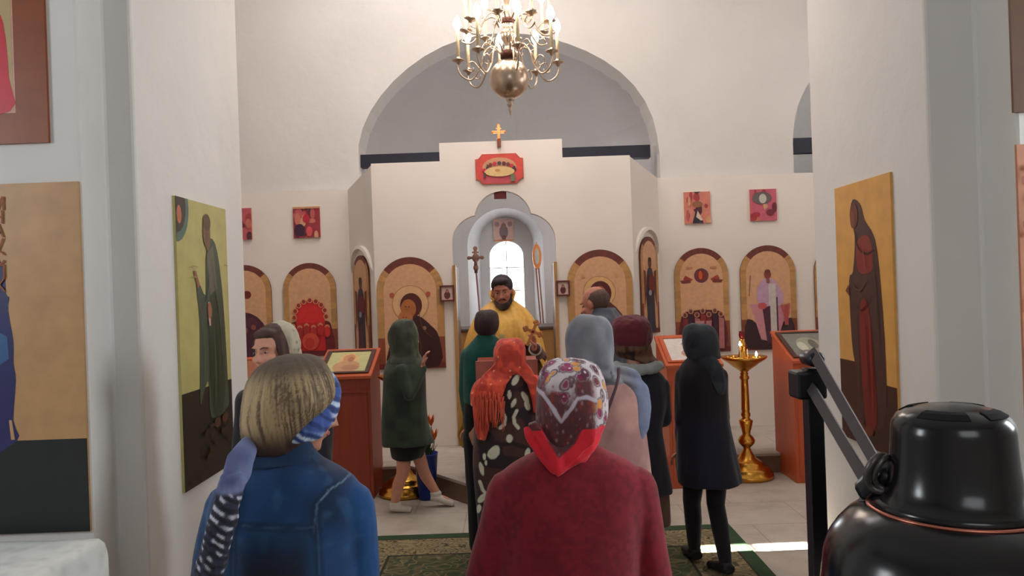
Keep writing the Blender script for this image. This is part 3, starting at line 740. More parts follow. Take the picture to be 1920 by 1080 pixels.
# plaque over the doorway: notched corners, table scene
pw, ph = 0.525, 0.33; c_ = P(936.5, 317, YB)
t = thing('notched_plaque', 'red plaque with notched corners and a table scene, above the trefoil doorway', 'icon', (c_.x, YB-0.014, c_.z-ph/2))
k = 0.055
np_ = [(-pw/2, k), (-pw/2+k*0.6, k*0.9), (-pw/2+k*1.4, 0), (pw/2-k*1.4, 0), (pw/2-k*0.6, k*0.9), (pw/2, k), (pw/2, ph-k), (pw/2-k*0.6, ph-k*0.9), (pw/2-k*1.4, ph), (-pw/2+k*1.4, ph), (-pw/2+k*0.6, ph-k*0.9), (-pw/2, ph-k)]
MB().prism(np_, -0.010, 0.012, S(190, 80, 60)).build('board', M['painted'], t)
sh = [([(x*0.95, (z-ph/2)*0.94+ph/2) for x, z in np_], S(214, 74, 64)), (rc(-0.19, 0.19, 0.012, 0.09), S(196, 80, 96)),
      (ep(0, ph*0.56, 0.185, 0.105), S(206, 150, 110))]
for i in range(11):
    a_ = pi*i/10; x, z = 0.165*cos(a_), ph*0.53+0.075*sin(a_)
    sh += [(ep(x, z, 0.020, 0.022, 12), S(204, 150, 110)), (ep(x, z-0.025, 0.022, 0.022, 10), [S(90, 40, 50), S(70, 56, 70), S(206, 40, 66), S(120, 50, 40)][i % 4])]
sh += [(ep(0, ph*0.40, 0.165, 0.055), S(224, 188, 130)), (ep(-0.02, ph*0.44, 0.03, 0.015), S(206, 140, 100)), (rc(0.12, 0.165, 0.02, 0.10), S(110, 120, 90)), (rc(-0.175, -0.15, 0.07, 0.12), S(70, 60, 60))]
paint(sh, 'painting', t, -0.0106, soft=False)
# gilt cross on top
c_ = P(936, 276, YB)
t = thing('altar_cross', 'small gilt three-barred cross standing on top of the screen', 'cross', (c_.x, YB-0.02, c_.z))
cm = MB().box(-0.016, 0.016, -0.012, 0.012, 0, 0.24).box(-0.062, 0.062, -0.010, 0.010, 0.148, 0.176)
for x, z in ((-0.066, 0.162), (0.066, 0.162), (0, 0.236)): cm.ell((x, 0, z), (0.017, 0.012, 0.017))
cm.box(-0.030, 0.030, -0.010, 0.010, 0.196, 0.208); cm.box(-0.03, 0.03, -0.011, 0.011, 0.07, 0.084, rot=Matrix.Rotation(0.4, 3, 'Y'))
cm.build('cross_body', plain('gilt_orange', S(226, 150, 92), 0.35, metal=0.6), t, bevel=0.002)
MB().box(-0.02, 0.02, -0.014, 0.014, -0.001, 0.09).build('stem', plain('cross_stem_brown', S(128, 66, 44), 0.5), t)
for (x0, x1, y0, y1, lab) in ((829, 850, 538, 562, 'tiny framed icon on the left jamb of the doorway'), (1046, 1065, 529, 552, 'tiny framed icon on the right jamb of the doorway')):
    pb = P((x0+x1)/2, y1, YB); hh = P((x0+x1)/2, y0, YB).z-pb.z; ww = (x1-x0)*YB/FPX
    framed('framed_icon', ww, hh, [(rc(-ww/2, ww/2, 0, hh), S(206, 180, 170)), (ep(0, hh*0.35, ww*0.28, hh*0.3), S(96, 44, 44)), (ep(0, hh*0.66, ww*0.14, hh*0.16), S(120, 60, 50)), (ep(0, hh*0.66, ww*0.08, hh*0.1), S(190, 130, 100))],
           lab, 'icon', (pb.x, YB-0.038, pb.z), group='tiny framed icons beside the doorway', fcol=S(98, 40, 34), fw=0.018, t=0.03)
# dark red tag hanging in the crown of the doorway
pb = P(938, 373, YB+0.02)
tagit(MB().box(pb.x-0.068, pb.x+0.068, YB+0.03, YB+0.05, pb.z, pb.z+0.085, S(104, 24, 32)).build('hanging_panel', M['painted'], bevel=0.002),
      'small dark red panel hung in the crown of the doorway', 'panel')
# icon in the niche
pb = P(945, 452, 12.04); hh = P(945, 410, 12.04).z-pb.z; ww = 38*12.04/FPX
framed('niche_icon', ww, hh, [(rc(-ww/2, ww/2, 0, hh), S(206, 170, 160)), (ep(0, hh*0.4, ww*0.22, hh*0.3), S(128, 112, 120)), (ep(0, hh*0.68, ww*0.12, hh*0.13), S(150, 110, 100)),
       (ep(-ww*0.32, hh*0.75, ww*0.12, hh*0.12), S(160, 130, 130)), (ep(ww*0.32, hh*0.75, ww*0.12, hh*0.12), S(160, 130, 130)), (rc(-ww*0.1, ww*0.1, 0, hh*0.25), S(120, 80, 76)), (rc(-ww/2, ww/2, 0, hh*0.06), S(196, 120, 90))],
       'pale rose icon hung in the niche above the bright window', 'icon', (pb.x, 12.036, pb.z))

# ---------------------------------------------------------------- large icons on the piers
IW, IH = 0.735, 1.6
def big_icon(name, label, loc, rotz, shapes, base, mat='painted_satin', H=IH, Wd=IW):
    o = thing(name, label, 'icon', loc, rotz, 'tall icon boards on the piers')
    MB().box(-Wd/2, Wd/2, 0.0, 0.0145, 0, H, base).build('board', M[mat], o)
    paint(shapes, 'painting', o, -0.0006, mat=mat, clip=(-Wd/2, Wd/2, 0, H)); return o
YEL, OLV = S(184, 174, 112), S(52, 64, 46)
shp = [(rc(-IW/2, IW/2, 0, IH), YEL), (rc(-IW/2, IW/2, 0, IH*0.33), S(44, 38, 30)),
       (ep(-IW/2, IH*0.97, 0.17, 0.20), S(84, 110, 100)), (ep(-IW/2, IH*0.97, 0.13, 0.15), S(60, 52, 48)), (ep(-IW/2+0.04, IH*0.94, 0.03, 0.05), S(190, 110, 76)),
       ([(0.10, 1.40), (0.20, 1.32), (0.27, 1.0), (0.30, 0.5), (0.28, 0.36), (0.02, 0.34), (0.0, 0.55), (-0.06, 0.52), (-0.13, 0.44), (-0.12, 0.62), (-0.10, 0.92), (-0.13, 1.10), (-0.10, 1.14), (0.0, 1.06), (0.02, 1.28)], S(70, 78, 64)),
       ([(0.06, 1.05), (0.20, 1.02), (0.26, 0.6), (0.2, 0.36), (0.05, 0.36), (0.02, 0.7)], S(52, 60, 44)),
       ([(0.03, 1.30), (0.13, 1.36), (0.17, 1.10), (0.06, 1.06)], S(104, 100, 84)),
       (ep(0.04, 1.43, 0.055, 0.095), S(128, 96, 66)), (ep(0.045, 1.49, 0.055, 0.05), S(92, 70, 48)), (ep(0.05, 1.38, 0.035, 0.06), S(112, 84, 62)),
       ([(-0.17, 1.20), (-0.14, 1.20), (-0.09, 1.12), (-0.12, 1.10)], S(150, 92, 70)), (rc(0.02, 0.05, 0.88, 1.02), S(206, 170, 160)), (ep(0.04, 0.97, 0.03, 0.05), S(150, 92, 70)),
       (ep(0.10, 0.30, 0.05, 0.03), S(80, 50, 36)), (ep(0.22, 0.31, 0.05, 0.03), S(80, 50, 36))]
shp += [stroke(q, 0.010, c_) for q, c_ in (([(0.10, 1.28), (0.14, 1.10), (0.20, 0.90), (0.22, 0.60)], S(86, 92, 76)), ([(0.06, 1.20), (0.02, 1.06), (-0.06, 0.98)], S(90, 98, 84)), ([(0.13, 1.0), (0.15, 0.7), (0.14, 0.42)], S(40, 48, 36)),
        ([(-0.08, 0.95), (-0.06, 0.75), (-0.08, 0.55)], S(86, 94, 80)), ([(0.0, 0.95), (0.03, 0.75), (0.02, 0.5)], S(44, 50, 38)), ([(0.22, 1.15), (0.24, 0.95), (0.26, 0.7)], S(44, 52, 42)), ([(0.08, 0.85), (0.09, 0.62), (0.07, 0.40)], S(80, 90, 66)))]
rr = random.Random(2)
shp += [(ep(rr.uniform(-0.3, 0.3), rr.uniform(0.02, 0.30), rr.uniform(0.02, 0.06), rr.uniform(0.008, 0.02), 9), S(58, 44, 34)) for _ in range(14)]
for zz_ in (1.22, 1.16): shp.append(stroke([(-0.24, zz_), (-0.20, zz_+0.004), (-0.14, zz_)], 0.008, S(160, 140, 84)))
shp.append(stroke([(0.24, 1.24), (0.27, 1.244), (0.31, 1.24)], 0.008, S(160, 140, 84)))
yc = (4.16+4.89)/2
zb = 0.86
big_icon('tall_icon', 'tall yellow icon of a praying saint on the inner face of the left pier', (-1.81+0.015, yc, zb), pi/2, shp, YEL)
ORG = S(216, 160, 84)
shp = [(rc(-IW/2, IW/2, 0, IH), ORG), (rc(-IW/2, -0.10, 0, 0.50), S(66, 34, 28)), (rc(0.10, IW/2, 0, 0.40), S(66, 34, 28)),(rc(-IW/2, IW/2, 0, 0.14), S(60, 32, 28)),
       ([(-0.10, 1.50), (0.0, 1.46), (0.05, 1.36), (0.17, 1.24), (0.22, 0.98), (0.25, 0.5), (0.20, 0.16), (-0.12, 0.12), (-0.13, 0.42), (-0.18, 0.62), (-0.19, 1.0), (-0.13, 1.06), (-0.09, 1.28), (-0.15, 1.40)], S(74, 44, 42)),
       ([(-0.06, 1.24), (0.10, 1.26), (0.14, 1.08), (0.02, 1.04), (-0.07, 1.08)], S(132, 44, 36)),
       ([(-0.06, 0.80), (0.06, 0.86), (0.11, 0.5), (0.12, 0.16), (-0.02, 0.12)], S(122, 30, 28)),
       (ep(-0.09, 1.40, 0.055, 0.08), S(104, 48, 34)), (ep(-0.11, 1.38, 0.03, 0.055), S(128, 66, 44)),
       ([(-0.19, 0.98), (-0.24, 0.94), (-0.18, 0.90)], S(110, 54, 40)), (ep(0.02, 0.10, 0.06, 0.03), S(110, 54, 34)), (ep(-0.08, 0.12, 0.05, 0.03), S(90, 44, 34))]
shp += [stroke(q, 0.010, c_) for q, c_ in (([(-0.08, 1.30), (-0.04, 1.20), (0.06, 1.16), (0.16, 1.18)], S(52, 28, 30)), ([(0.14, 1.16), (0.18, 0.9), (0.20, 0.5)], S(52, 30, 30)), ([(-0.14, 0.98), (-0.04, 0.94), (0.06, 1.0)], S(108, 66, 50)),
        ([(-0.12, 0.86), (-0.02, 0.82), (0.10, 0.90)], S(50, 30, 30)), ([(0.02, 0.80), (0.04, 0.5), (0.04, 0.2)], S(88, 20, 22)), ([(0.08, 0.76), (0.09, 0.5), (0.09, 0.2)], S(150, 44, 36)), ([(-0.10, 0.75), (-0.08, 0.5), (-0.10, 0.2)], S(96, 58, 48)), ([(0.02, 1.22), (0.04, 1.14), (0.05, 1.07)], S(160, 66, 50)))]
rr = random.Random(6)
shp += [(ep(rr.uniform(-0.34, 0.34), rr.uniform(0.5, 1.55), rr.uniform(0.006, 0.016), rr.uniform(0.006, 0.02), 8), S(190, 132, 62)) for _ in range(16)][:0]
big_icon('tall_icon', 'tall orange-gold icon of a maroon-robed saint on the right pier inner face', (2.13-0.015, (4.29+5.02)/2, 0.87), -pi/2, shp, ORG)
# near faces: two on the left, two on the right
pr = P(150, 343, 3.55); xr = pr.x; z_top = P(0, 346, 3.55).z-0.0
TNB = S(184, 142, 98)
shp = [(rc(-IW/2, IW/2, 0, IH), TNB), (rc(-IW/2, IW/2, 0, 0.425), S(26, 28, 30)),
       ([(-0.18, 1.30), (0.0, 1.25), (0.020, 1.10), (0.035, 1.08), (0.028, 1.02), (0.047, 0.88), (0.044, 0.78), (0.052, 0.70), (0.034, 0.52), (0.045, 0.42), (-0.2, 0.36), (-0.25, 0.8)], S(36, 38, 92)),
       ([(-0.1, 0.98), (0.02, 0.90), (0.025, 0.80), (-0.1, 0.72)], S(50, 92, 140)), ([(0.015, 0.52), (0.028, 0.52), (0.040, 0.43), (0.022, 0.43)], TNB),
       (ep(-0.09, 1.38, 0.08, 0.10), S(120, 76, 50))]
t = big_icon('tall_icon', 'tan icon board with a blue-robed figure and red lettering, lower left', (xr-IW/2, 3.55-0.015, z_top-IH), 0, shp, TNB)
def textmesh(body, size, mat, parent, name, loc):
    cu = bpy.data.curves.new(name, 'FONT'); cu.body = body; cu.size = size; cu.extrude = 0.0008; cu.align_x = 'CENTER'
    o = bpy.data.objects.new(name, cu); COL.objects.link(o); dg_ = bpy.context.evaluated_depsgraph_get()
    me_ = bpy.data.meshes.new_from_object(o.evaluated_get(dg_)); bpy.data.objects.remove(o)
    me_.materials.clear(); me_.materials.append(mat)
    o2 = bpy.data.objects.new(name, me_); COL.objects.link(o2); o2.parent = parent; o2.rotation_euler = (pi/2, 0, 0); o2.location = loc; return o2
let = plain('faded_red_paint', S(150, 86, 62), 0.7)
for i, ch in enumerate('МНАѴСЛК'):
    textmesh(ch if ch != 'Ѵ' else 'V', 0.085, let, t, 'letter', (0.045-IW/2+0.32, -0.0065, IH-0.12-i*0.062))
pr = P(95, 268, 3.55)
BRB = S(134, 66, 30)
shp = [(rc(-IW/2, IW/2, 0, IH), BRB), (rc(-IW/2+0.145, IW/2-0.145, 0.14, IH), S(206, 150, 136)), (rc(-IW/2+0.153, IW/2-0.153, 0.148, IH), S(180, 156, 110)),
       ([(-0.12, 0.148), (0.198, 0.148), (0.198, 0.30), (0.18, 0.55), (0.12, 0.62), (-0.12, 0.70), (-0.2, 0.5)], S(196, 26, 46))]
big_icon('tall_icon', 'brown-bordered icon with a crimson robe, upper left corner above the tan board', (pr.x-IW/2, 3.55-0.015, pr.z), 0, shp, BRB)
pl = P(1897, 212, 3.62)
shp = [(rc(-IW/2, IW/2, 0, IH), S(96, 62, 40)), (rc(-IW/2+0.1, IW/2-0.1, 0.1, IH), S(120, 80, 60)), robe(0.05, 0.1, 1.2, 0.2, S(60, 40, 50))]
big_icon('tall_icon', 'dark brown icon edge showing at the upper right corner of the photograph', (pl.x+IW/2, 3.62-0.015, pl.z), 0, shp, S(96, 62, 40))
pl = P(1902, 272, 3.62)
shp = [(rc(-IW/2, IW/2, 0, IH), S(190, 128, 98)), robe(0.1, 0.1, 1.3, 0.22, S(120, 60, 60))]
rr = random.Random(4)
shp += [(ep(-IW/2+rr.uniform(0, 0.2), rr.uniform(0.05, 1.5), rr.uniform(0.01, 0.03), rr.uniform(0.01, 0.03), 8), rr.choice([S(176, 108, 84), S(204, 146, 112), S(164, 100, 76)])) for _ in range(50)]
big_icon('tall_icon', 'mottled pinkish-brown icon edge at the right border behind the desk lamp', (pl.x+IW/2, 3.62-0.015, pl.z-IH), 0, shp, S(190, 128, 98))

# ================================================================ FURNITURE
# carpet
def carpet():
    t = thing('carpet', 'green and beige patterned carpet with a dark green edge on the stone floor', 'carpet', (0, 0, 0))
    x1, y1, x0, y0 = 1.62, 6.02, -1.42, 1.2
    def ringframe(i0, i1, z, name, mat):
        m_ = MB()
        m_.box(x0+i0, x1-i0, y1-i1, y1-i0, 0, z); m_.box(x0+i0, x1-i0, y0+i0, y0+i1, 0, z)
        m_.box(x0+i0, x0+i1, y0+i1, y1-i1, 0, z); m_.box(x1-i1, x1-i0, y0+i1, y1-i1, 0, z)
        return m_.build(name, mat, t)
    ringframe(0, 0.10, 0.008, 'edge_band', M['rug_edge'])
    ringframe(0.10, 0.115, 0.0085, 'inner_line', M['rug_line'])
    ringframe(0.115, 0.46, 0.008, 'scroll_border', M['rug_band'])
    ringframe(0.46, 0.48, 0.0085, 'inner_line', M['rug_line'])
    MB().box(x0+0.48, x1-0.48, y0+0.48, y1-0.48, 0, 0.008).build('field', M['rug_field'], t)
carpet()

def lectern(label, x0, x1, y0, D, zt, zf, icon_fn, frame_mat, panel=True, group='orange wooden lecterns'):
    """front at y0 (near side), depth D; sloped top from zf at the front to zt at the back"""
    t = thing('lectern', label, 'lectern', ((x0+x1)/2, y0+D/2, 0), 0, group); h = (x1-x0)/2; d = D/2
    MB().prism([(-d, 0), (d, 0), (d, zt-0.02), (-d, zf-0.02)], -h, h, plane='yz').build('cabinet', M['wood_red'] if panel else M['wood'], t, bevel=0.004)
    MB().box(-h-0.004, h+0.004, -d-0.012, -d, zf-0.16, zf-0.145).box(-h+0.03, h-0.03, -d-0.008, -d, 0.06, zf-0.19).build('front_panel', M['wood_red'] if panel else M['wood'], t, bevel=0.003)
    sl_ = sqrt((zt-zf)**2+D*D); ang = math.atan2(zt-zf, D)
    top = MB().prism([(-d-0.03, zf-0.03), (d+0.01, zt-0.02), (d+0.01, zt+0.005), (-d-0.03, zf-0.002)], -h-0.015, h+0.015, plane='yz').build('slanted_top', M['wood'], t, bevel=0.003)
    rim = MB(); R3 = Matrix.Rotation(ang, 3, 'X')
    ew, eh = (h-0.055)*2, sl_-0.14
    for a0, a1, b0, b1 in ((-ew/2-0.04, ew/2+0.04, 0.02, 0.05), (-ew/2-0.04, ew/2+0.04, 0.05+eh, 0.08+eh), (-ew/2-0.04, -ew/2, 0.05, 0.05+eh), (ew/2, ew/2+0.04, 0.05, 0.05+eh)):
        vs = [R3 @ Vector((x, y, z)) + Vector((0, -d, zf)) for x in (a0, a1) for y in (b0, b1) for z in (0, 0.022)]
        rim.add(vs, [(0, 1, 3, 2), (4, 6, 7, 5), (0, 4, 5, 1), (2, 3, 7, 6), (0, 2, 6, 4), (1, 5, 7, 3)])
    rim.build('rim', frame_mat, t)
    lab, cols, bgc = icon_fn
    io = thing('lectern_icon', lab, 'icon', tuple(Vector(((x0+x1)/2, y0, zf)) + R3 @ Vector((0, 0.052, 0.006))), rot=(ang-pi/2, 0, 0))
    # local frame: x right, z up the slope, -y out of the slope
    io.rotation_euler = (ang-pi/2+0.0, 0, 0)
    MB().box(-ew/2, ew/2, -0.008, 0.002, 0.0, eh, bgc).build('board', M['painted'], io)
    s_ = [(rc(-ew/2, ew/2, 0, eh), bgc)]+cols(ew, eh)
    paint(s_, 'painting', io, -0.0086, clip=(-ew/2, ew/2, 0, eh))
    return t
def lic_a(w_, H): return [(ep(0, H*0.62, w_*0.24, H*0.3), S(214, 176, 120)), (ep(0, H*0.66, w_*0.15, H*0.2), S(196, 140, 96)), (ep(0, H*0.25, w_*0.33, H*0.3), S(190, 144, 104)), (ep(0.02, H*0.6, w_*0.08, H*0.12), S(170, 104, 76)), (ep(w_*0.1, H*0.2, w_*0.2, H*0.14), S(172, 122, 92))]
def lic_b(w_, H): return [(ep(w_*0.1, H*0.72, w_*0.22, H*0.12), S(176, 166, 170)), (ep(w_*0.08, H*0.3, w_*0.28, H*0.2), S(190, 140, 124)), (ep(w_*0.1, H*0.7, w_*0.08, H*0.07), S(130, 120, 126)), (ep(0, H*0.28, w_*0.12, H*0.12), S(160, 110, 104))]
def lic_c(w_, H): return [(ep(0, H*0.5, w_*0.3, H*0.3), S(150, 150, 130)), (ep(w_*0.1, H*0.5, w_*0.1, H*0.2), S(96, 90, 80)), (ep(-w_*0.2, H*0.4, w_*0.12, H*0.2), S(190, 190, 170))]
lectern('red-brown wooden lectern left of the green coat, holding a pale green icon', -1.83, -1.335, 7.12, 0.52, 1.35, 1.145, ('pale green and gold icon lying on the left lectern', lic_a, S(190, 186, 130)), M['wood_dark'])
lectern('orange wooden lectern behind the women in beret and dark coat, holding a white icon', 1.40, 1.90, 7.12, 0.52, 1.375, 1.14, ('white paper icon lying on the lectern behind the dark coat', lic_b, S(214, 204, 196)), M['wood'], False)
lectern('tall orange wooden lectern right of the brass candle stand', 2.575, 3.08, 7.16, 0.56, 1.375, 1.14, ('small grey icon in a dark frame on the right lectern', lic_c, S(120, 120, 110)), M['wood_dark'], False)
lectern('orange lectern mostly hidden behind the young woman by the left pier', -3.05, -2.42, 7.16, 0.52, 1.30, 1.10, ('dim icon on the lectern by the left pier', lic_a, S(150, 90, 60)), M['wood'], False)
# lectern in the middle before the priest: seen from its back
def mid_lectern():
    pa, pb = P(893, 690, 5.06), P(1007, 690, 5.06); x0, x1 = pa.x, pb.x; zt = P(950, 675, 5.06).z
    t = thing('lectern', 'low lectern draped in dull red with a wooden rim, before the priest', 'lectern', ((x0+x1)/2, 5.18, 0), 0, 'orange wooden lecterns'); h = (x1-x0)/2
    MB().box(-h+0.04, h-0.04, -0.10, 0.12, 0, zt-0.04, S(120, 44, 40)).build('cabinet', M['cloth'], t)
    MB().prism([(-0.12, zt-0.08), (0.14, zt-0.03), (0.14, zt), (-0.12, zt-0.05)], -h, h, plane='yz').build('slanted_top', M['wood_red'], t, bevel=0.004)
    MB().prism([(-0.135, zt-0.14), (-0.122, zt-0.14), (-0.115, zt), (-0.135, zt)], -h-0.004, h+0.004, plane='yz').build('rim', plain('rose_wood', S(172, 92, 76), 0.5), t, bevel=0.003)
mid_lectern()

# altar table behind the doorway
t = thing('altar_table', 'altar table under a golden brown cloth seen through the doorway', 'altar', (-0.07, 9.95, 0.19))
z1 = P(870, 617, 9.6).z-0.19
MB().box(-0.62, 0.62, -0.38, 0.38, 0, z1-0.03).build('cloth_cover', plain('golden_brown_cloth', S(178, 132, 76), 0.7, sc=(4, 4, 1)), t, bevel=0.02)
MB().box(-0.65, 0.65, -0.41, 0.41, z1-0.03, z1).build('table_top', plain('altar_top', S(92, 70, 66), 0.6), t, bevel=0.006)
# processional cross and banner behind the doorway
def pole_thing(name, label, px, y_top, y_head, y_bot, Y, kind):
    pt, ph_, pbt = P(px, y_top, Y), P(px, y_head, Y), P(px+6, y_bot, Y)
    t = thing(name, label, kind, (pt.x, Y, 0.19), 0, 'processional poles behind the doorway')
    z0 = 0.0; zt = pt.z-0.19; zh = ph_.z-0.19
    for dx in ((-0.018, 0.018) if name == 'processional_icon' else (0.0,)):
        MB().tube([(0.1+dx, 0.0, z0), (0.0+dx, 0, zh)], 0.011, 8).build('pole', plain('pole_wood', S(150, 96, 80), 0.5), t, smooth=True)
    return t, zh, zt
t, zh, zt = pole_thing('processional_cross', 'dull gilt cross on a thin pole, left of the bright window', 891, 463, 505, 640, 10.5, 'cross')
cm = MB().box(-0.022, 0.022, -0.015, 0.015, zh-0.05, zt-0.02).box(-0.085, 0.085, -0.012, 0.012, zh+0.14, zh+0.175).box(-0.045, 0.045, -0.012, 0.012, zh+0.22, zh+0.24)
cm.ell((0, 0, zh+0.155), (0.05, 0.02, 0.06)); cm.ell((0, 0, zh+0.02), (0.035, 0.02, 0.05)); cm.ell((0, 0, zt-0.02), (0.03, 0.015, 0.03))
for sx in (-1, 1): cm.ell((sx*0.09, 0, zh+0.157), (0.026, 0.015, 0.026))
cm.build('cross_head', plain('tarnished_gilt', S(150, 108, 92), 0.4, metal=0.5), t, smooth=True)
t, zh, zt = pole_thing('processional_icon', 'small gilt framed icon on a double pole, right of the bright window', 1006, 460, 502, 640, 10.5, 'icon')
cm = MB(); cm.prism(ep(0, (zh+zt)/2, 0.062, 0.17, 20), -0.02, 0.02); cm.tube([(0, 0, zt-0.03), (0, 0, zt+0.05)], [0.012, 0.004], 8)
cm.build('gilt_frame', plain('bright_gilt', S(226, 140, 84), 0.3, metal=0.7), t, bevel=0.004)
MB().prism(ep(0, (zh+zt)/2, 0.032, 0.11, 16), -0.027, -0.018, S(196, 190, 180)).build('painting', M['painted'], t)

# candle stand
def candle_stand(label, X, Y, lit=True, scale=1.0, hz=1.17):
    t = thing('candle_stand', label, 'candle stand', (X, Y, 0), 0, 'brass floor candle stands')
    prof = [(0.0, 0), (0.235, 0), (0.245, 0.02), (0.24, 0.05), (0.21, 0.065), (0.215, 0.085), (0.195, 0.11), (0.15, 0.125), (0.155, 0.14), (0.13, 0.16), (0.085, 0.185), (0.065, 0.22),
            (0.04, 0.26), (0.032, 0.285), (0.05, 0.30), (0.075, 0.33), (0.08, 0.355), (0.065, 0.385), (0.036, 0.41), (0.042, 0.44), (0.058, 0.50), (0.066, 0.535), (0.064, 0.545), (0.05, 0.55), (0.034, 0.57), (0.045, 0.59), (0.045, 0.61), (0.036, 0.625),
            (0.040, 0.65), (0.036, 0.85), (0.034, 0.93), (0.044, 0.94), (0.046, 0.96), (0.034, 0.975), (0.04, 0.99), (0.03, 1.005), (0.06, 1.03), (0.12, 1.07), (0.135, 1.085), (0.19, 1.12), (0.215, 1.14), (0.218, 1.155), (0.205, 1.155), (0.18, 1.14), (0.0, 1.13)]
    k = hz/1.155
    MB().lathe([(r, z*k) for r, z in prof], 36).build('stand', M['gold'], t, smooth=True)
    for i in range(16):
        rims = MB()
        a_ = 2*pi*i/16; rr_ = 0.15 if i % 2 else 0.10
        rims.lathe([(0, 0), (0.011, 0), (0.012, 0.025), (0.007, 0.025), (0, 0.02)], 10, (rr_*cos(a_), rr_*sin(a_), 1.13*k))
        rims.build('cup', M['gold'], t, smooth=True)
    cb = MB().lathe([(0, 0), (0.045, 0), (0.05, 0.02), (0.036, 0.05), (0.028, 0.10), (0.034, 0.11), (0.03, 0.16), (0.022, 0.17), (0.028, 0.19), (0, 0.19)], 20, (-0.01, 0, 1.13*k))
    cb.build('centre_cup', M['gold'], t, smooth=True)
    lm = MB().lathe([(0, 0), (0.016, 0.002), (0.028, 0.02), (0.03, 0.05), (0.024, 0.07), (0.027, 0.078), (0, 0.07)], 20, (-0.01, 0, 1.13*k+0.19)).build('red_lamp_glass', plain('red_lamp_glass', S(110, 20, 28), 0.15, bmp=0), t, smooth=True)
    if lit:
        for x, y, h_ in ((-0.06, -0.10, 0.13), (0.085, -0.12, 0.03), (0.02, -0.06, 0.10), (0.05, 0.05, 0.05)):
            c = MB().lathe([(0, 0), (0.005, 0), (0.005, h_), (0, h_)], 8, (x, y, 1.13*k)).build('candle', M['wax'], t, smooth=True)
            if h_ in (0.13, 0.03):
                MB().lathe([(0, 0), (0.010, 0.010), (0.012, 0.02), (0.006, 0.04), (0, 0.052)], 12, (x, y, 1.13*k+h_)).build('flame', M['flame'], c, smooth=True)
    return t
p_ = P(1402, 890, 7.45)
candle_stand('tall brass candle stand with lit candles, between the dark coat and the right lectern', p_.x, 7.45, hz=1.165)
p_ = P(770, 915, 7.25)
candle_stand('brass candle stand whose stepped foot shows behind the legs of the green coat', -1.07, 7.27, False, hz=1.12)

# flower bucket
p_ = P(801, 928, 7.08)
t = thing('flower_bucket', 'tall blue plastic bucket of orange lilies standing behind the green coat', 'flowers', (p_.x, 7.08, 0), 0)
MB().lathe([(0, 0), (0.075, 0), (0.110, 0.42), (0.113, 0.42), (0.107, 0.40), (0, 0.38)], 24).build('bucket', M['pot'], t, smooth=True)
lm = MB(); rr = random.Random(7)
for i in range(22):
    a_ = rr.uniform(0, 2*pi); r = rr.uniform(0.02, 0.1); h_ = rr.uniform(0.45, 0.62); b0 = Vector((r*0.5*cos(a_), r*0.5*sin(a_), 0.38)); b1 = Vector((r*1.3*cos(a_), r*1.3*sin(a_), h_))
    side = Vector((-sin(a_), cos(a_), 0))*0.018; mid = (b0+b1)/2
    lm.add([b0, mid+side, b1, mid-side, mid+Vector((0, 0, 0.006))], [(0, 1, 4), (1, 2, 4), (2, 3, 4), (3, 0, 4)])
lm.build('leaves', M['leaf'], t)
for (dx, dy, z0) in ((0.06, -0.02, 0.66), (0.085, -0.03, 0.53), (0.02, 0.05, 0.5)):
    st = MB().tube([(dx*0.3, dy, 0.36), (dx*0.8, dy, z0*0.8), (dx, dy, z0)], 0.004, 6, sub=3).build('stem', M['leaf'], t)
    fl = MB()
    for i in range(6):
        a_ = 2*pi*i/6; o_ = Vector((dx, dy, z0)); d_ = Vector((cos(a_), sin(a_), 0)); sd = Vector((-sin(a_), cos(a_), 0))
        pts = [o_, o_+d_*0.022+Vector((0, 0, 0.05))+sd*0.018, o_+d_*0.045+Vector((0, 0, 0.115)), o_+d_*0.022+Vector((0, 0, 0.05))-sd*0.018, o_+d_*0.016+Vector((0, 0, 0.055))]
        fl.add(pts, [(0, 1, 4), (1, 2, 4), (2, 3, 4), (3, 0, 4)])
    fl.build('lily', M['petal'], st)
fl = MB()
for i in range(14): fl.ell((rr.uniform(-0.08, 0.03), rr.uniform(-0.07, -0.02), rr.uniform(0.50, 0.57)), (0.018, 0.018, 0.015), nu=8, nv=6)
fl.build('pale_blooms', plain('pale_petal', S(196, 186, 150), 0.7), t)

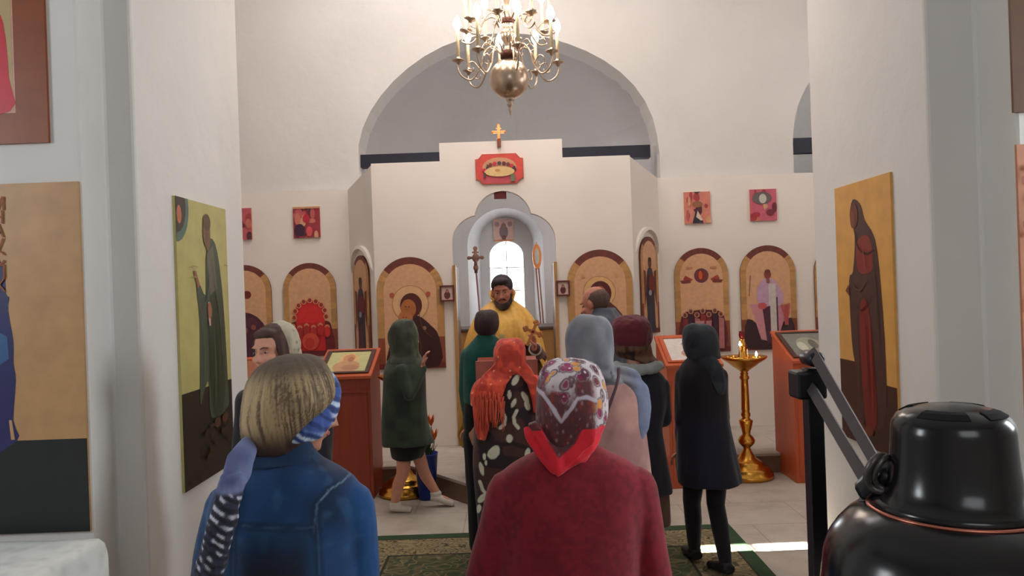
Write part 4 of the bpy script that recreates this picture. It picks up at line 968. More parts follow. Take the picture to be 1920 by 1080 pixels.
# ---------------------------------------------------------------- chandelier
def chandelier():
    Y = 6.5; ox = P(955, 150, Y).x
    t = thing('chandelier', 'pale brass chandelier with curved arms, a round ball and lit candle bulbs', 'chandelier', (ox, Y, 0))
    zc = 3.655
    prof = [(0, 3.345), (0.006, 3.36), (0.010, 3.38), (0.016, 3.395), (0.012, 3.41), (0.024, 3.43), (0.030, 3.445), (0.018, 3.455), (0.034, 3.475), (0.040, 3.485), (0.028, 3.495)]
    prof += [(0.168*sin(pi*i/18), zc-0.168*cos(pi*i/18)) for i in range(2, 17)]
    prof += [(0.05, 3.83), (0.06, 3.84), (0.06, 3.87), (0.035, 3.88), (0.028, 3.94), (0.05, 3.98), (0.07, 4.02), (0.05, 4.06), (0.03, 4.09), (0.055, 4.12), (0.058, 4.15), (0.03, 4.17), (0.028, 4.3), (0.06, 4.36), (0.075, 4.42), (0.05, 4.48), (0.02, 4.52), (0.015, 4.7), (0, 4.7)]
    MB().lathe(prof, 36).build('ball_stem', M['silver_brass'], t, smooth=True)
    brz = plain('dark_bronze', S(86, 52, 44), 0.4, metal=0.7)
    MB().lathe([(0.058, 3.825), (0.068, 3.83), (0.068, 3.885), (0.058, 3.89)], 28).build('arm_hub', brz, t, smooth=True)
    MB().lathe([(0.05, 4.115), (0.06, 4.12), (0.06, 4.16), (0.05, 4.165)], 28).build('arm_hub', brz, t, smooth=True)
    ch = MB()
    for i in range(38):
        z = 4.70+i*0.078; M3 = Matrix.Rotation(pi/2*(i % 2), 3, 'Z')
        pts = [M3 @ Vector((0.018*cos(2*pi*j/10), 0, 0.048*sin(2*pi*j/10)))+Vector((0, 0, z)) for j in range(11)]
        ch.tube(pts, 0.005, 6)
    ch.build('chain', M['silver_brass'], t, smooth=True)
    for (n, R, zh, zp, ph, lit) in ((8, 0.425, 3.855, 3.80, 0.18, True), (8, 0.36, 4.14, 4.10, 0.57, True)):
        for i in range(n):
            a_ = 2*pi*i/n+ph; c, s_ = cos(a_), sin(a_)
            def q(r, z): return (r*c, r*s_, z)
            dz = 1.0 if n and R > 0.4 else 0.72
            arm = MB().tube([q(0.06, zh), q(0.13, zh+0.07*dz), q(0.20, zh+0.02), q(0.25, zh-0.12*dz), q(0.32, zh-0.21*dz), q(0.40, zh-0.18*dz), q(R+0.01, zp-0.05), q(R, zp)], 0.0075, 8, sub=5)
            arm.tube([q(0.25, zh-0.12*dz), q(0.30, zh-0.06*dz), q(0.345, zh-0.08*dz), q(0.35, zh-0.13*dz), q(0.31, zh-0.14*dz), q(0.30, zh-0.11*dz)], 0.0055, 7, sub=4)
            arm.tube([q(0.13, zh+0.07*dz), q(0.19, zh+0.10*dz), q(0.22, zh+0.06*dz), q(0.19, zh+0.04*dz)], 0.005, 7, sub=4)
            ao = arm.build('arm', M['silver_brass'], t, smooth=True)
            MB().lathe([(0, -0.035), (0.012, -0.03), (0.02, -0.012), (0.05, 0.0), (0.054, 0.008), (0.02, 0.006), (0.018, 0.03), (0, 0.03)], 20, q(R, zp)).build('drip_pan', M['silver_brass'], ao, smooth=True)
            MB().lathe([(0, 0.02), (0.0135, 0.02), (0.013, 0.255), (0, 0.26)], 12, q(R, zp)).build('candle_sleeve', M['wax'], ao, smooth=True)
            if True:
                MB().lathe([(0, 0), (0.014, 0.004), (0.030, 0.03), (0.034, 0.055), (0.024, 0.092), (0.008, 0.118), (0, 0.128)], 14, q(R, zp+0.255)).build('bulb', M['bulb'], ao, smooth=True)
    l = bpy.data.lights.new('chandelier_glow', 'POINT'); l.energy = 26; l.color = (1, 0.78, 0.6); l.shadow_soft_size = 0.3
    lo = bpy.data.objects.new('chandelier_glow', l); COL.objects.link(lo); lo.location = (ox, Y, 4.75)
    MB().lathe([(0, 7.6), (0.09, 7.6), (0.07, 7.56), (0.02, 7.54), (0, 7.54)], 16).build('ceiling_rose', M['silver_brass'], t, smooth=True)
chandelier()

# ---------------------------------------------------------------- lace covered table, lower left
t = thing('side_table', 'wooden table under the lace cloth at the lower left', 'table', (-2.6, 2.7, 0))
MB().box(-0.72, 0.72, -0.75, 0.75, 0.80, 0.838).build('table_top', M['wood_red'], t, bevel=0.004)
for sx in (-1, 1):
    for sy in (-1, 1):
        MB().box(sx*0.66-0.03, sx*0.66+0.03, sy*0.69-0.03, sy*0.69+0.03, 0, 0.80).build('leg', M['wood_red'], t, bevel=0.003)
def lace_cloth():
    nx, ny = 60, 60; vs = []; fs = []; hx, hy = 0.73, 0.76
    for j in range(ny+1):
        for i in range(nx+1):
            u = (i/nx*2-1)*(hx+0.30); v = (j/ny*2-1)*(hy+0.30)
            ox_ = max(abs(u)-hx, 0); oy_ = max(abs(v)-hy, 0); d_ = max(ox_, oy_)
            z = 0.846-d_*0.92; x = math.copysign(min(abs(u), hx), u); y = math.copysign(min(abs(v), hy), v)
            wv = 0.5+0.5*sin(u*17+v*15+2*sin(v*3))
            x += math.copysign(1, u)*((0.04*ox_+0.14*ox_*wv+0.05*oy_) if ox_ > 0 else 0.0)
            y += math.copysign(1, v)*((0.02*oy_+0.05*oy_*wv) if oy_ > 0 else 0)
            if d_ == 0: z += 0.004*mn.noise(Vector((u*5, v*5, 1)))
            vs.append((x, y, z))
    for j in range(ny):
        for i in range(nx):
            a_ = j*(nx+1)+i; fs.append((a_, a_+1, a_+nx+2, a_+nx+1))
    o = MB().add(vs, fs).build('lace_tablecloth', M['lace'], None, smooth=True)
    m_ = o.modifiers.new('t', 'SOLIDIFY'); m_.thickness = 0.003; m_.offset = 1
    o.location = (-2.6, 2.7, 0); tagit(o, 'white lace tablecloth spread over the table at the lower left', 'tablecloth')
lace_cloth()

# ---------------------------------------------------------------- desk lamp in the foreground
def desk_lamp():
    pj = P(1522, 690, 0.78)
    t = thing('desk_lamp', 'black enamel desk lamp with a jointed arm in the right foreground', 'lamp', (pj.x, 0.78, 1.0))
    O = Vector((pj.x, 0.78, 1.0))
    def L(px, py, Y): return P(px, py, Y)-O
    # shade
    ax = P(1784, 768, 0.6); c = Vector((ax.x, 0.6, 0))-Vector((O.x, O.y, 0)); zt = ax.z-O.z
    prof = [(0, 0.004), (0.020, 0.003), (0.032, 0.0), (0.039, -0.004), (0.0425, -0.010), (0.0435, -0.016), (0.0437, -0.020), (0.0450, -0.040), (0.0468, -0.054), (0.050, -0.064), (0.055, -0.070), (0.0615, -0.0745)]
    MB().lathe([(r, z+zt) for r, z in prof], 64, c).build('shade_neck', M['lamp_black'], t, smooth=True)
    MB().lathe([(0.0608, zt-0.0742), (0.0628, zt-0.0746), (0.0632, zt-0.0760), (0.0615, zt-0.0772)], 64, c).build('seam_ring', M['copper'], t, smooth=True)
    prof = [(0.060, -0.0755), (0.070, -0.079), (0.078, -0.085), (0.086, -0.094), (0.0925, -0.104), (0.0965, -0.116), (0.0985, -0.132), (0.101, -0.150), (0.105, -0.172), (0.107, -0.19), (0.104, -0.19), (0.093, -0.13), (0.08, -0.095), (0.058, -0.080)]
    mb = MB(); rs = []
    for r, z in prof: rs.append([c+Vector((r*cos(2*pi*j/64), r*sin(2*pi*j/64), z+zt)) for j in range(64)])
    mb.rings(rs, cap=False).build('shade_dome', M['lamp_black'], t, smooth=True)
    vb = plain('vent_black', S(3, 3, 4), 0.95, bmp=0)
    PR = [(0, 0.0044), (0.020, 0.0036), (0.032, 0.0008), (0.039, -0.0033), (0.043, -0.0095)]
    for a0, a1 in ((-2.75, -1.75), (-1.35, -0.55), (0.3, 1.1), (1.7, 2.5)):
        vent = MB(); rs = []
        for a in np.linspace(a0, a1, 12):
            rs.append([Vector((c.x+r*cos(a), c.y+r*sin(a), zt+np.interp(r, [q[0] for q in PR], [q[1] for q in PR])+o_)) for r, o_ in ((0.027, 0.0003), (0.032, 0.0003), (0.0375, 0.0003), (0.0375, -0.002), (0.027, -0.002))])
        vent.rings(rs).build('vent_slot', vb, t)
    # vertical post
    MB().box(-0.008, 0.008, -0.008, 0.008, 0.0, pj.z-1.0+0.0).build('post', M['black_steel'], t, bevel=0.0015)
    MB().box(-0.020, 0.010, -0.014, 0.014, pj.z-1.0-0.030, pj.z-1.0-0.002).build('bracket', M['black_steel'], t, bevel=0.003)
    MB().lathe([(0, 0), (0.10, 0), (0.10, 0.012), (0.09, 0.022), (0.02, 0.026), (0.018, 0.05), (0, 0.05)], 40).build('base', M['lamp_black'], t, smooth=True)
    jt = MB().lathe([(0, -0.016), (0.006, -0.016), (0.008, -0.013), (0.008, 0.013), (0.006, 0.016), (0, 0.016)], 20, L(1522, 672, 0.78), axis=(0, 1, 0)).build('pivot', M['black_steel'], t, smooth=True)
    # twin arm bars
    for (a_, b_) in (((1524, 660, 0.775), (1655, 890, 0.64)), ((1518, 722, 0.775), (1630, 912, 0.64))):
        A, B = L(*a_), L(*b_)
        MB().tube([A, B], 0.0062, 4, flat=1.25).build('arm_bar', M['lamp_arm'], t, bevel=0.001)
    # elbow: clamp, ring knob and link to the shade
    E = L(1640, 905, 0.63)
    MB().tube([L(1622, 925, 0.64), L(1650, 905, 0.63), L(1668, 880, 0.62)], [0.011, 0.013, 0.009], 10, sub=3).build('elbow_clamp', M['black_steel'], t, smooth=True)
    rk = MB()
    for r_, cx_ in ((0.0115, 1652), (0.0105, 1664)):
        cc = L(cx_, 888, 0.615)
        rk.tube([cc+Vector((r_*cos(2*pi*j/20), 0.003*sin(4*pi*j/20), r_*1.25*sin(2*pi*j/20))) for j in range(21)], 0.0028, 8)
    rk.build('ring_knob', M['lamp_arm'], t, smooth=True)
    MB().tube([L(1655, 892, 0.625), L(1700, 890, 0.61)], 0.006, 12).build('link', M['black_steel'], t, smooth=True)
    MB().tube([L(1640, 915, 0.635), L(1628, 948, 0.635)], [0.007, 0.010], 6).build('wing_nut', M['lamp_arm'], t, bevel=0.001)
    MB().tube([L(1650, 920, 0.635), L(1660, 975, 0.65)], [0.009, 0.007], 10).build('lower_link', M['black_steel'], t, smooth=True)
desk_lamp()
t = thing('counter', 'wooden counter below the desk lamp in the near foreground', 'counter', (0.62, 0.75, 0))
MB().box(-0.5, 0.5, -0.28, 0.28, 0.962, 1.0).build('counter_top', M['wood_red'], t, bevel=0.004)
MB().box(-0.47, 0.47, -0.25, 0.25, 0, 0.962).build('cabinet', M['wood_red'], t, bevel=0.004)

# ================================================================ PEOPLE
SKIN = S(206, 146, 120)
def skin_mat(name, col):
    m = plain(name, col, 0.55, var=0.06, scale=30, bmp=0.05, bscale=150)
    m.node_tree.nodes['Principled BSDF'].inputs['Subsurface Weight'].default_value = 0.08
    m.node_tree.nodes['Principled BSDF'].inputs['Subsurface Radius'].default_value = (0.02, 0.008, 0.004)
    return m
M['skin'] = skin_mat('skin', S(208, 146, 122)); M['skin_ruddy'] = skin_mat('skin_ruddy', S(198, 126, 104))

def RZ(yaw=0, pitch=0, tilt=0):
    """head turn: yaw about z, pitch forward (chin down) about x, tilt sideways about y"""
    return (Matrix.Rotation(radians(yaw), 3, 'Z') @ Matrix.Rotation(radians(tilt), 3, 'Y') @ Matrix.Rotation(radians(-pitch), 3, 'X'))

def head_prims(mb, c, R, k=1.0):
    c = Vector(c)
    def q(x, y, z): return c+R @ (Vector((x, y, z))*k)
    def e(p, r, M3=None): mb.ell(q(*p), [x*k for x in r], R if M3 is None else R @ M3, 20, 14)
    e((0, -0.010, 0.022), (0.076, 0.096, 0.092))      # skull
    e((0, 0.028, -0.040), (0.062, 0.068, 0.074))      # face
    e((0, 0.052, -0.090), (0.040, 0.040, 0.030))      # jaw
    e((0, 0.074, -0.100), (0.022, 0.020, 0.018))      # chin
    e((0, 0.078, 0.026), (0.054, 0.016, 0.012))       # brow
    for s_ in (-1, 1):
        e((s_*0.078, -0.004, -0.012), (0.010, 0.020, 0.032), Matrix.Rotation(s_*0.25, 3, 'Z'))
        e((s_*0.040, 0.068, -0.030), (0.024, 0.022, 0.020))  # cheek
    mb.tube([q(0, 0.090, 0.012), q(0, 0.106, -0.012), q(0, 0.116, -0.030), q(0, 0.098, -0.038)], [0.008*k, 0.010*k, 0.014*k, 0.010*k], 10)
    for s_ in (-1, 1): e((s_*0.012, 0.100, -0.032), (0.008, 0.010, 0.008))
    e((0, 0.086, -0.060), (0.026, 0.016, 0.016))      # mouth mound
def face_parts(parent, c, R, k=1.0, brow=S(50, 34, 28)):
    c = Vector(c)
    def q(x, y, z): return c+R @ (Vector((x, y, z))*k)
    for s_ in (-1, 1):
        o = MB().ell(q(s_*0.031, 0.0835, 0.002), (0.0125*k, 0.0065*k, 0.0055*k), R).build('eye', M['eye_white'], parent, smooth=True)
        MB().ell(q(s_*0.031, 0.0885, 0.002), (0.0052*k, 0.003*k, 0.0048*k), R).build('iris', M['iris'], o, smooth=True)
        MB().tube([q(s_*0.014, 0.099, 0.020), q(s_*0.034, 0.098, 0.026), q(s_*0.052, 0.084, 0.020)], [0.0018*k, 0.0026*k, 0.0012*k], 8, sub=3).build('eyebrow', plain('brow', brow, 0.8), parent, smooth=True)
    MB().tube([q(-0.024, 0.094, -0.061), q(0, 0.1035, -0.058), q(0.024, 0.094, -0.061)], [0.002*k, 0.0055*k, 0.002*k], 8, sub=3).build('lips', M['lip'], parent, smooth=True)

def hand_prims(mb, w_, d, n, side=1, curl=0.5, k=1.0, rf=0.0085):
    """w_ wrist, d finger direction, n palm normal, side which way the thumb leaves"""
    w_ = Vector(w_); d = Vector(d).normalized(); n = Vector(n); n = (n-d*n.dot(d)).normalized(); s_ = d.cross(n)*side
    mb.tube([w_-d*0.01, w_+d*0.03*k, w_+d*0.085*k], [0.026*k, 0.038*k, 0.040*k], 12, flat=0.40, up=n)
    L = (0.068, 0.076, 0.070, 0.056)
    for i in range(4):
        o_ = w_+d*0.082*k+s_*(0.031-i*0.0205)*k; pts = [o_]; a_ = curl*0.35; p = o_
        for seg in range(3):
            dd = (d*cos(a_)+n*sin(a_)).normalized(); p = p+dd*L[i]*k*(0.42, 0.32, 0.26)[seg]; pts.append(p); a_ += curl*0.9
        mb.tube(pts, [rf*k*1.1, rf*k, rf*k*0.95, rf*k*0.8], 8)
    o_ = w_+d*0.025*k+s_*0.03*k
    mb.tube([o_, o_+(d*0.5+s_*0.8+n*0.3).normalized()*0.035*k, o_+(d*0.9+s_*0.75+n*0.7*curl).normalized()*0.062*k, o_+(d*1.1+s_*0.5+n*0.9*curl).normalized()*0.085*k], [0.013*k, 0.012*k, 0.0105*k, 0.008*k], 8)

def body(parent, H, head_c, R, sh, el, wr, hips=None, knees=None, ankles=None, toes=None, chest_y=0.0, hand_n=None, hand_d=None, skin='skin', k=1.0, curl=0.5, pelvis=(0, 0), bulk=1.0, sk=0.0075, thumb=None):
    mb = MB(); px, py = pelvis
    ch = Vector((sh[0][0]/2+sh[1][0]/2, sh[0][1]/2+sh[1][1]/2, 0))
    def lerp(t): return (px*(1-t)+ch.x*t, py*(1-t)+ch.y*t)
    zsh = (sh[0][2]+sh[1][2])/2; z0 = 0.47*H; rows = []
    half = abs(sh[1][0]-sh[0][0])/2 or abs(sh[1][1]-sh[0][1])/2
    for t, rx, ry in ((0, 0.095, 0.08), (0.15, 0.10*bulk, 0.088*bulk), (0.4, 0.08*bulk, 0.068*bulk), (0.65, 0.085*bulk, 0.07*bulk), (0.85, 0.095, 0.066), (0.97, 0.08, 0.05), (1.04, 0.04, 0.035)):
        x, y = lerp(min(t, 1)); rows.append((z0+(zsh-z0)*t, x, y, rx*H*0.98, ry*H*0.95))
    mb.loft(rows, 28, 3)
    hc = Vector(head_c); nb = Vector((ch.x, ch.y, zsh+0.01))
    mb.cap(nb, hc+R @ Vector((0, -0.02, -0.05)), 0.052*k, 0.048*k)
    head_prims(mb, hc, R, k)
    for i, s_ in ((0, -1), (1, 1)):
        a_, b_, c_ = Vector(sh[i]), Vector(el[i]), Vector(wr[i])
        mb.cap(a_, b_, 0.046*k, 0.034*k); mb.cap(b_, c_, 0.036*k, 0.024*k)
        d = (c_-b_).normalized() if hand_d is None or hand_d[i] is None else Vector(hand_d[i])
        n = Vector((0, -0.2, -1)) if hand_n is None or hand_n[i] is None else Vector(hand_n[i])
        th = (-s_ if thumb is None else thumb[i])
        hand_prims(mb, c_, d, n, th, curl, k)
    hips = hips or [(px-0.055*H, py, 0.50*H), (px+0.055*H, py, 0.50*H)]
    knees = knees or [(px-0.055*H, py+0.01, 0.27*H), (px+0.055*H, py+0.01, 0.27*H)]
    ankles = ankles or [(px-0.055*H, py-0.02, 0.05*H), (px+0.055*H, py-0.02, 0.05*H)]
    toes = toes or [(a_[0], a_[1]+0.17, 0.025) for a_ in ankles]
    for i in (0, 1):
        mb.cap(hips[i], knees[i], 0.082*k, 0.055*k, 16)
        kn, an = Vector(knees[i]), Vector(ankles[i])
        mid = kn*0.62+an*0.38; back = Vector((0, -0.014, 0))
        mb.tube([kn, mid+back, an], [0.054*k, 0.052*k, 0.036*k], 14, sub=4); mb.ell(kn, (0.054*k,)*3); mb.ell(an, (0.037*k,)*3)
        to = Vector(toes[i]); heel = an+(an-to).normalized()*0.04; heel.z = an.z-0.05
        mb.tube([heel, an*0.5+to*0.5-Vector((0, 0, 0.02)), to], [0.034*k, 0.040*k, 0.026*k], 12, sub=3, flat=0.8)
    o = sculpt(mb, 'body', M[skin], parent, voxel=sk, smooth=3)
    return dict(knees=knees, ankles=ankles, toes=toes, hips=hips)
def shoes(parent, B, mat):
    for i in (0, 1):
        an, to = Vector(B['ankles'][i]), Vector(B['toes'][i]); d = (to-an); d.z *= 1; d.normalize()
        heel = an-Vector((d.x, d.y, 0)).normalized()*0.045 if abs(d.z) < 0.9 else an+Vector((0, -0.03, 0)); heel.z = an.z-0.052
        mb = MB().tube([heel+Vector((0, 0, 0.012)), heel*0.45+to*0.55+Vector((0, 0, 0.008)), to+d*0.03], [0.044, 0.048, 0.034], 14, sub=4, flat=0.72, up=(0, 0, 1))
        mb.ell(an+Vector((0, 0, -0.015)), (0.046, 0.052, 0.035))
        sculpt(mb, 'shoe', mat, parent, voxel=0.006, smooth=4)
def cloth(mb, name, parent, col, voxel=0.008, smooth=8, disp=None, pf=None, mat='cloth'):
    return sculpt(mb, name, M[mat], parent, voxel, smooth, disp or folds(), pf or (lambda co, no: fill(len(co), col)))

class Person:
    """someone standing at X, Y; s.l() gives local offsets for photograph positions at their distance"""
    def __init__(s, label, px, Y, H, z0=0.0, rot=0.0, ref_y=700):
        if Y < 6: z0 += 0.009
        p = P(px, ref_y, Y); s.X, s.Y, s.z0 = p.x, Y, z0; s.rot = rot
        s.e = thing('person', label, 'person', (s.X, Y, z0), rot, 'people at the service')
    def l(s, px, py, dy=0.0):
        p = P(px, py, s.Y+dy); return Vector((p.x-s.X, dy, p.z-s.z0))
    def rows(s, rr, cy=0.0):
        out = []
        for r in rr:
            py, xl, xr, ry = r[:4]; c = r[4] if len(r) > 4 else cy
            a_, b_ = s.l(xl, py), s.l(xr, py); out.append(((a_.z+b_.z)/2, (a_.x+b_.x)/2, c, abs(b_.x-a_.x)/2, ry))
        return out

# ---- 1. woman in the denim jacket
p = Person('woman in a denim jacket with grey-blond bobbed hair and a blue striped scarf', 545, 2.1, 1.72, ref_y=900)
hc = p.l(560, 762, 0.035); R = RZ(-58, 16, 6)
sh = [tuple(p.l(428, 945, 0.0)), tuple(p.l(655, 948, 0.0))]; el = [tuple(p.l(400, 1110, 0.02)), tuple(p.l(672, 1110, 0.04))]
wr = [tuple(p.l(500, 1170, 0.22)), tuple(p.l(590, 1165, 0.24))]
B = body(p.e, 1.70, hc, R, sh, el, wr, bulk=1.1, sk=0.006); face_parts(p.e, hc, R); shoes(p.e, B, M['black_shoe'])
mb = MB().loft(p.rows([(845, 490, 590, 0.055), (862, 468, 604, 0.085), (882, 432, 640, 0.11), (905, 405, 668, 0.125), (950, 392, 682, 0.14), (1010, 395, 678, 0.15), (1080, 398, 676, 0.15), (1160, 400, 676, 0.155), (1260, 392, 684, 0.16), (1330, 392, 684, 0.16)], 0.0), 44, 4)
for i, (r0, r1, r2) in enumerate(((0.066, 0.058, 0.040), (0.070, 0.064, 0.042))):
    mb.cap(sh[i], el[i], r0, r1, 18); mb.cap(el[i], wr[i], r1, r2, 16)
stit = [[(p.l(x, y, -0.13).x, p.l(x, y, -0.13).z) for x, y in q] for q in ([(588, 1000), (592, 950), (612, 925), (650, 905), (672, 903)], [(455, 985), (590, 990)], [(592, 950), (600, 1080)], [(440, 930), (436, 1080)])]
def pf(co, no):
    c = fill(len(co), S(18, 62, 108)); n = vnoise(co, 9, 3); c = mixc(c, S(12, 38, 74), sstep(0.35, 0.75, n))
    n = vnoise(co, 40, 4); c = mixc(c, S(60, 110, 150), 0.25*sstep(0.6, 0.9, n))
    back = sstep(0.0, 0.3, -no[:, 1]+0.2)
    for i_, s_ in enumerate(stit):
        d = segdist(co[:, 0], co[:, 2], s_); c = mixc(c, S(10, 36, 66), back*0.6*(1-sstep(0.004, 0.008, np.abs(d-0.006)))); c = mixc(c, S(130, 160, 184) if i_ == 0 else S(60, 100, 140), back*(0.6 if i_ == 0 else 0.35)*(1-sstep(0.001, 0.003, d)))
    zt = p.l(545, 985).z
    c = mixc(c, S(14, 16, 30), 0.9*sstep(-0.06, 0.08, zt-co[:, 2]+0.08*(vnoise(co, 8, 12)-0.5))*sstep(0.15, 0.07, np.abs(co[:, 0]+0.015)+0.05*(vnoise(co, 10, 13)-0.5)))  # shade over the lower middle of the back, painted into the denim colour
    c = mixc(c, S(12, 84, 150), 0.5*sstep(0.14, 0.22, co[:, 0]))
    return c
def dsp(co, no):
    return folds(0.010, 7, 5, 4, 0.003)(co, no)
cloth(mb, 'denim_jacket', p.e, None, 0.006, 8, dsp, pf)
cl = MB().loft(p.rows([(822, 476, 572, 0.062, 0.01), (840, 470, 584, 0.070, 0.0), (866, 462, 596, 0.085, -0.01)]), 36, 4, cap=True)
cloth(cl, 'jacket_collar', p.e, S(16, 48, 84), 0.006, 4)
legs_ = MB().loft([(0.92, 0, 0, 0.17, 0.13), (0.6, 0, 0, 0.19, 0.15), (0.22, 0, 0, 0.21, 0.17)], 36, 4); cloth(legs_, 'skirt', p.e, S(30, 28, 36), 0.012, 4)
# hair
hb = MB().loft(p.rows([(668, 520, 572, 0.03, 0.03), (674, 500, 592, 0.06, 0.02), (688, 480, 608, 0.088, 0.01), (715, 466, 622, 0.108, 0.0), (750, 460, 626, 0.118, -0.005), (785, 458, 606, 0.110, -0.01), (815, 462, 585, 0.090, -0.02), (838, 470, 562, 0.060, -0.03), (850, 480, 545, 0.035, -0.03)]), 44, 5)
def strands(co, f1, sd):
    ang = np.arctan2(co[:, 0]-0.01, -co[:, 1]+0.03)+0.25*(vnoise(co, 9, sd+20)-0.5)+0.9*(co[:, 2]-1.6)
    return vnoise(np.stack([ang, np.zeros(len(co)), co[:, 2]*0.16], 1), f1, sd)
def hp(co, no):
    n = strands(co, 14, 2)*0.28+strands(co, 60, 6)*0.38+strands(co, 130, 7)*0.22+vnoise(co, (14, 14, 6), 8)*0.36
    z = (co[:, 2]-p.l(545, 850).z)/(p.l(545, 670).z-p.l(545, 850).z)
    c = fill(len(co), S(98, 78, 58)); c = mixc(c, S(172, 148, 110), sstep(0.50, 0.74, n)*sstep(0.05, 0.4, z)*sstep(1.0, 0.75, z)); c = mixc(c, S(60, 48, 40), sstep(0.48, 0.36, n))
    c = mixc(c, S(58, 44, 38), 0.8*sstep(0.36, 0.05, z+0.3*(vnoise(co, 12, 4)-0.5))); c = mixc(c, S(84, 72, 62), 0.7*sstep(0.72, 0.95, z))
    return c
def hd(co, no):
    return 0.008*(vnoise(co, (16, 16, 7), 9)-0.5)+0.0022*(strands(co, 16, 2)-0.5)+0.0016*(strands(co, 60, 6)-0.5)
M['hair'] = dyed('hair_dyed', rough=0.7, var=0.15, scale=30, bmp=0.3, bscale=200, sc=(1, 1, 0.1))
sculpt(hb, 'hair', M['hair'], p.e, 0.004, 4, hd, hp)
# scarf band and tail
def band_pf(co, no):
    n = np.sin((co[:, 2]*1.0+co[:, 0]*0.55)*230+3*vnoise(co, 30, 2)); c = fill(len(co), S(64, 88, 158)); c = mixc(c, S(196, 212, 232), sstep(0.0, 0.5, n)*sstep(0.35, 0.6, vnoise(co, 14, 5))); c = mixc(c, S(34, 44, 88), sstep(0.2, 0.6, -n)*0.7)
    return c
bd = MB().tube([p.l(606, 690, 0.085), p.l(622, 712, 0.06), p.l(626, 740, 0.025), p.l(616, 772, -0.02), p.l(592, 802, -0.065), p.l(560, 818, -0.085), p.l(520, 822, -0.07), p.l(480, 826, -0.06)], [0.016, 0.022, 0.027, 0.030, 0.028, 0.020, 0.012, 0.012], 14, sub=5, flat=0.45, up=(1, -0.4, 0.2))
cloth(bd, 'headscarf_band', p.e, None, 0.004, 3, folds(0.004, 40, 14, 3, 0.002), band_pf)
tl = MB().tube([p.l(486, 822, -0.075), p.l(468, 836, -0.105), p.l(452, 862, -0.132), p.l(444, 888, -0.150), p.l(438, 905, -0.158)], [0.014, 0.026, 0.035, 0.035, 0.026], 16, sub=6, flat=0.5, up=(0, -1, 0.1))
axis_ = [p.l(440, 892, -0.155), p.l(430, 930, -0.170), p.l(416, 985, -0.182), p.l(402, 1040, -0.186), p.l(388, 1095, -0.186), p.l(378, 1150, -0.184)]
zt = p.l(450, 892).z
for ph_ in (0, 2*pi/3, 4*pi/3):
    pts = []
    for i in range(61):
        t_ = i/60*5; k_ = min(int(t_), 4); q_ = axis_[k_].lerp(axis_[k_+1], t_-k_); a_ = ph_+i*0.62
        pts.append(q_+Vector((0.017*cos(a_)*(1+0.01*i), -0.012*sin(a_)-0.004, 0.0)))
    tl.tube(pts, [0.016]*61, 10)
def tail_pf(co, no):
    w1 = vnoise(co, (70, 70, 40), 3); w2 = np.sin((co[:, 2]+0.8*co[:, 0])*240+6*vnoise(co, 22, 5))
    c = fill(len(co), S(44, 46, 66)); c = mixc(c, S(196, 200, 214), sstep(0.2, 0.8, w2)*sstep(0.42, 0.62, w1)); c = mixc(c, S(18, 18, 28), sstep(0.1, 0.6, -w2)*0.8); c = mixc(c, S(110, 126, 176), 0.5*sstep(0.6, 0.8, vnoise(co, 30, 9)))
    k_ = sstep(-0.008, 0.008, co[:, 2]-zt)[:, None]
    return c*(1-k_)+k_*mixc(fill(len(co), S(118, 126, 166)), S(86, 94, 136), sstep(0.3, 0.7, vnoise(co, 20, 2)))
cloth(tl, 'scarf_tail', p.e, None, 0.0035, 2, folds(0.003, 40, 30, 4, 0.001), tail_pf)

# ---- 2. woman in the red sweater
p = Person('woman in a wine red sweater and a floral headscarf edged in bright red', 1068, 2.4, 1.66, ref_y=900)
hc = p.l(1072, 752, 0.02); R = RZ(-4, 10, 0)
sh = [tuple(p.l(958, 925, 0)), tuple(p.l(1188, 918, 0))]; el = [tuple(p.l(906, 1100, -0.01)), tuple(p.l(1226, 1100, -0.01))]
wr = [tuple(p.l(1010, 1170, 0.20)), tuple(p.l(1120, 1170, 0.21))]
B = body(p.e, 1.62, hc, R, sh, el, wr, bulk=1.15, sk=0.007); face_parts(p.e, hc, R); shoes(p.e, B, M['black_shoe'])
mb = MB().loft(p.rows([(838, 1025, 1120, 0.06, 0.0), (852, 990, 1142, 0.085), (872, 952, 1182, 0.105), (900, 930, 1205, 0.125), (950, 920, 1214, 0.15), (1020, 925, 1208, 0.16), (1100, 925, 1208, 0.165), (1200, 915, 1218, 0.17), (1290, 915, 1218, 0.17)]), 48, 4)
for i in (0, 1):
    mb.cap(sh[i], el[i], 0.074, 0.062, 18); mb.cap(el[i], wr[i], 0.060, 0.044, 16)
def rd(co, no):
    d = folds(0.006, 6, 4, 8, 0.002)(co, no)
    for x_ in (-0.19, 0.19):          # armhole creases
        d -= 0.009*np.exp(-((co[:, 0]-x_*(1+0.15*(1.35-co[:, 2])))/0.028)**2)*sstep(1.30, 1.16, co[:, 2])
    return d
def rp(co, no):
    c = fill(len(co), S(138, 26, 44)); n = vnoise(co, 90, 3)*0.6+vnoise(co, 12, 4)*0.4
    return mixc(c, S(118, 20, 36), sstep(0.35, 0.75, n))
cloth(mb, 'sweater', p.e, None, 0.007, 10, rd, rp)
cloth(MB().loft([(0.95, 0, 0, 0.20, 0.15), (0.6, 0, 0, 0.21, 0.16), (0.22, 0, 0, 0.22, 0.17)], 36, 4), 'skirt', p.e, S(40, 28, 36), 0.012, 4)
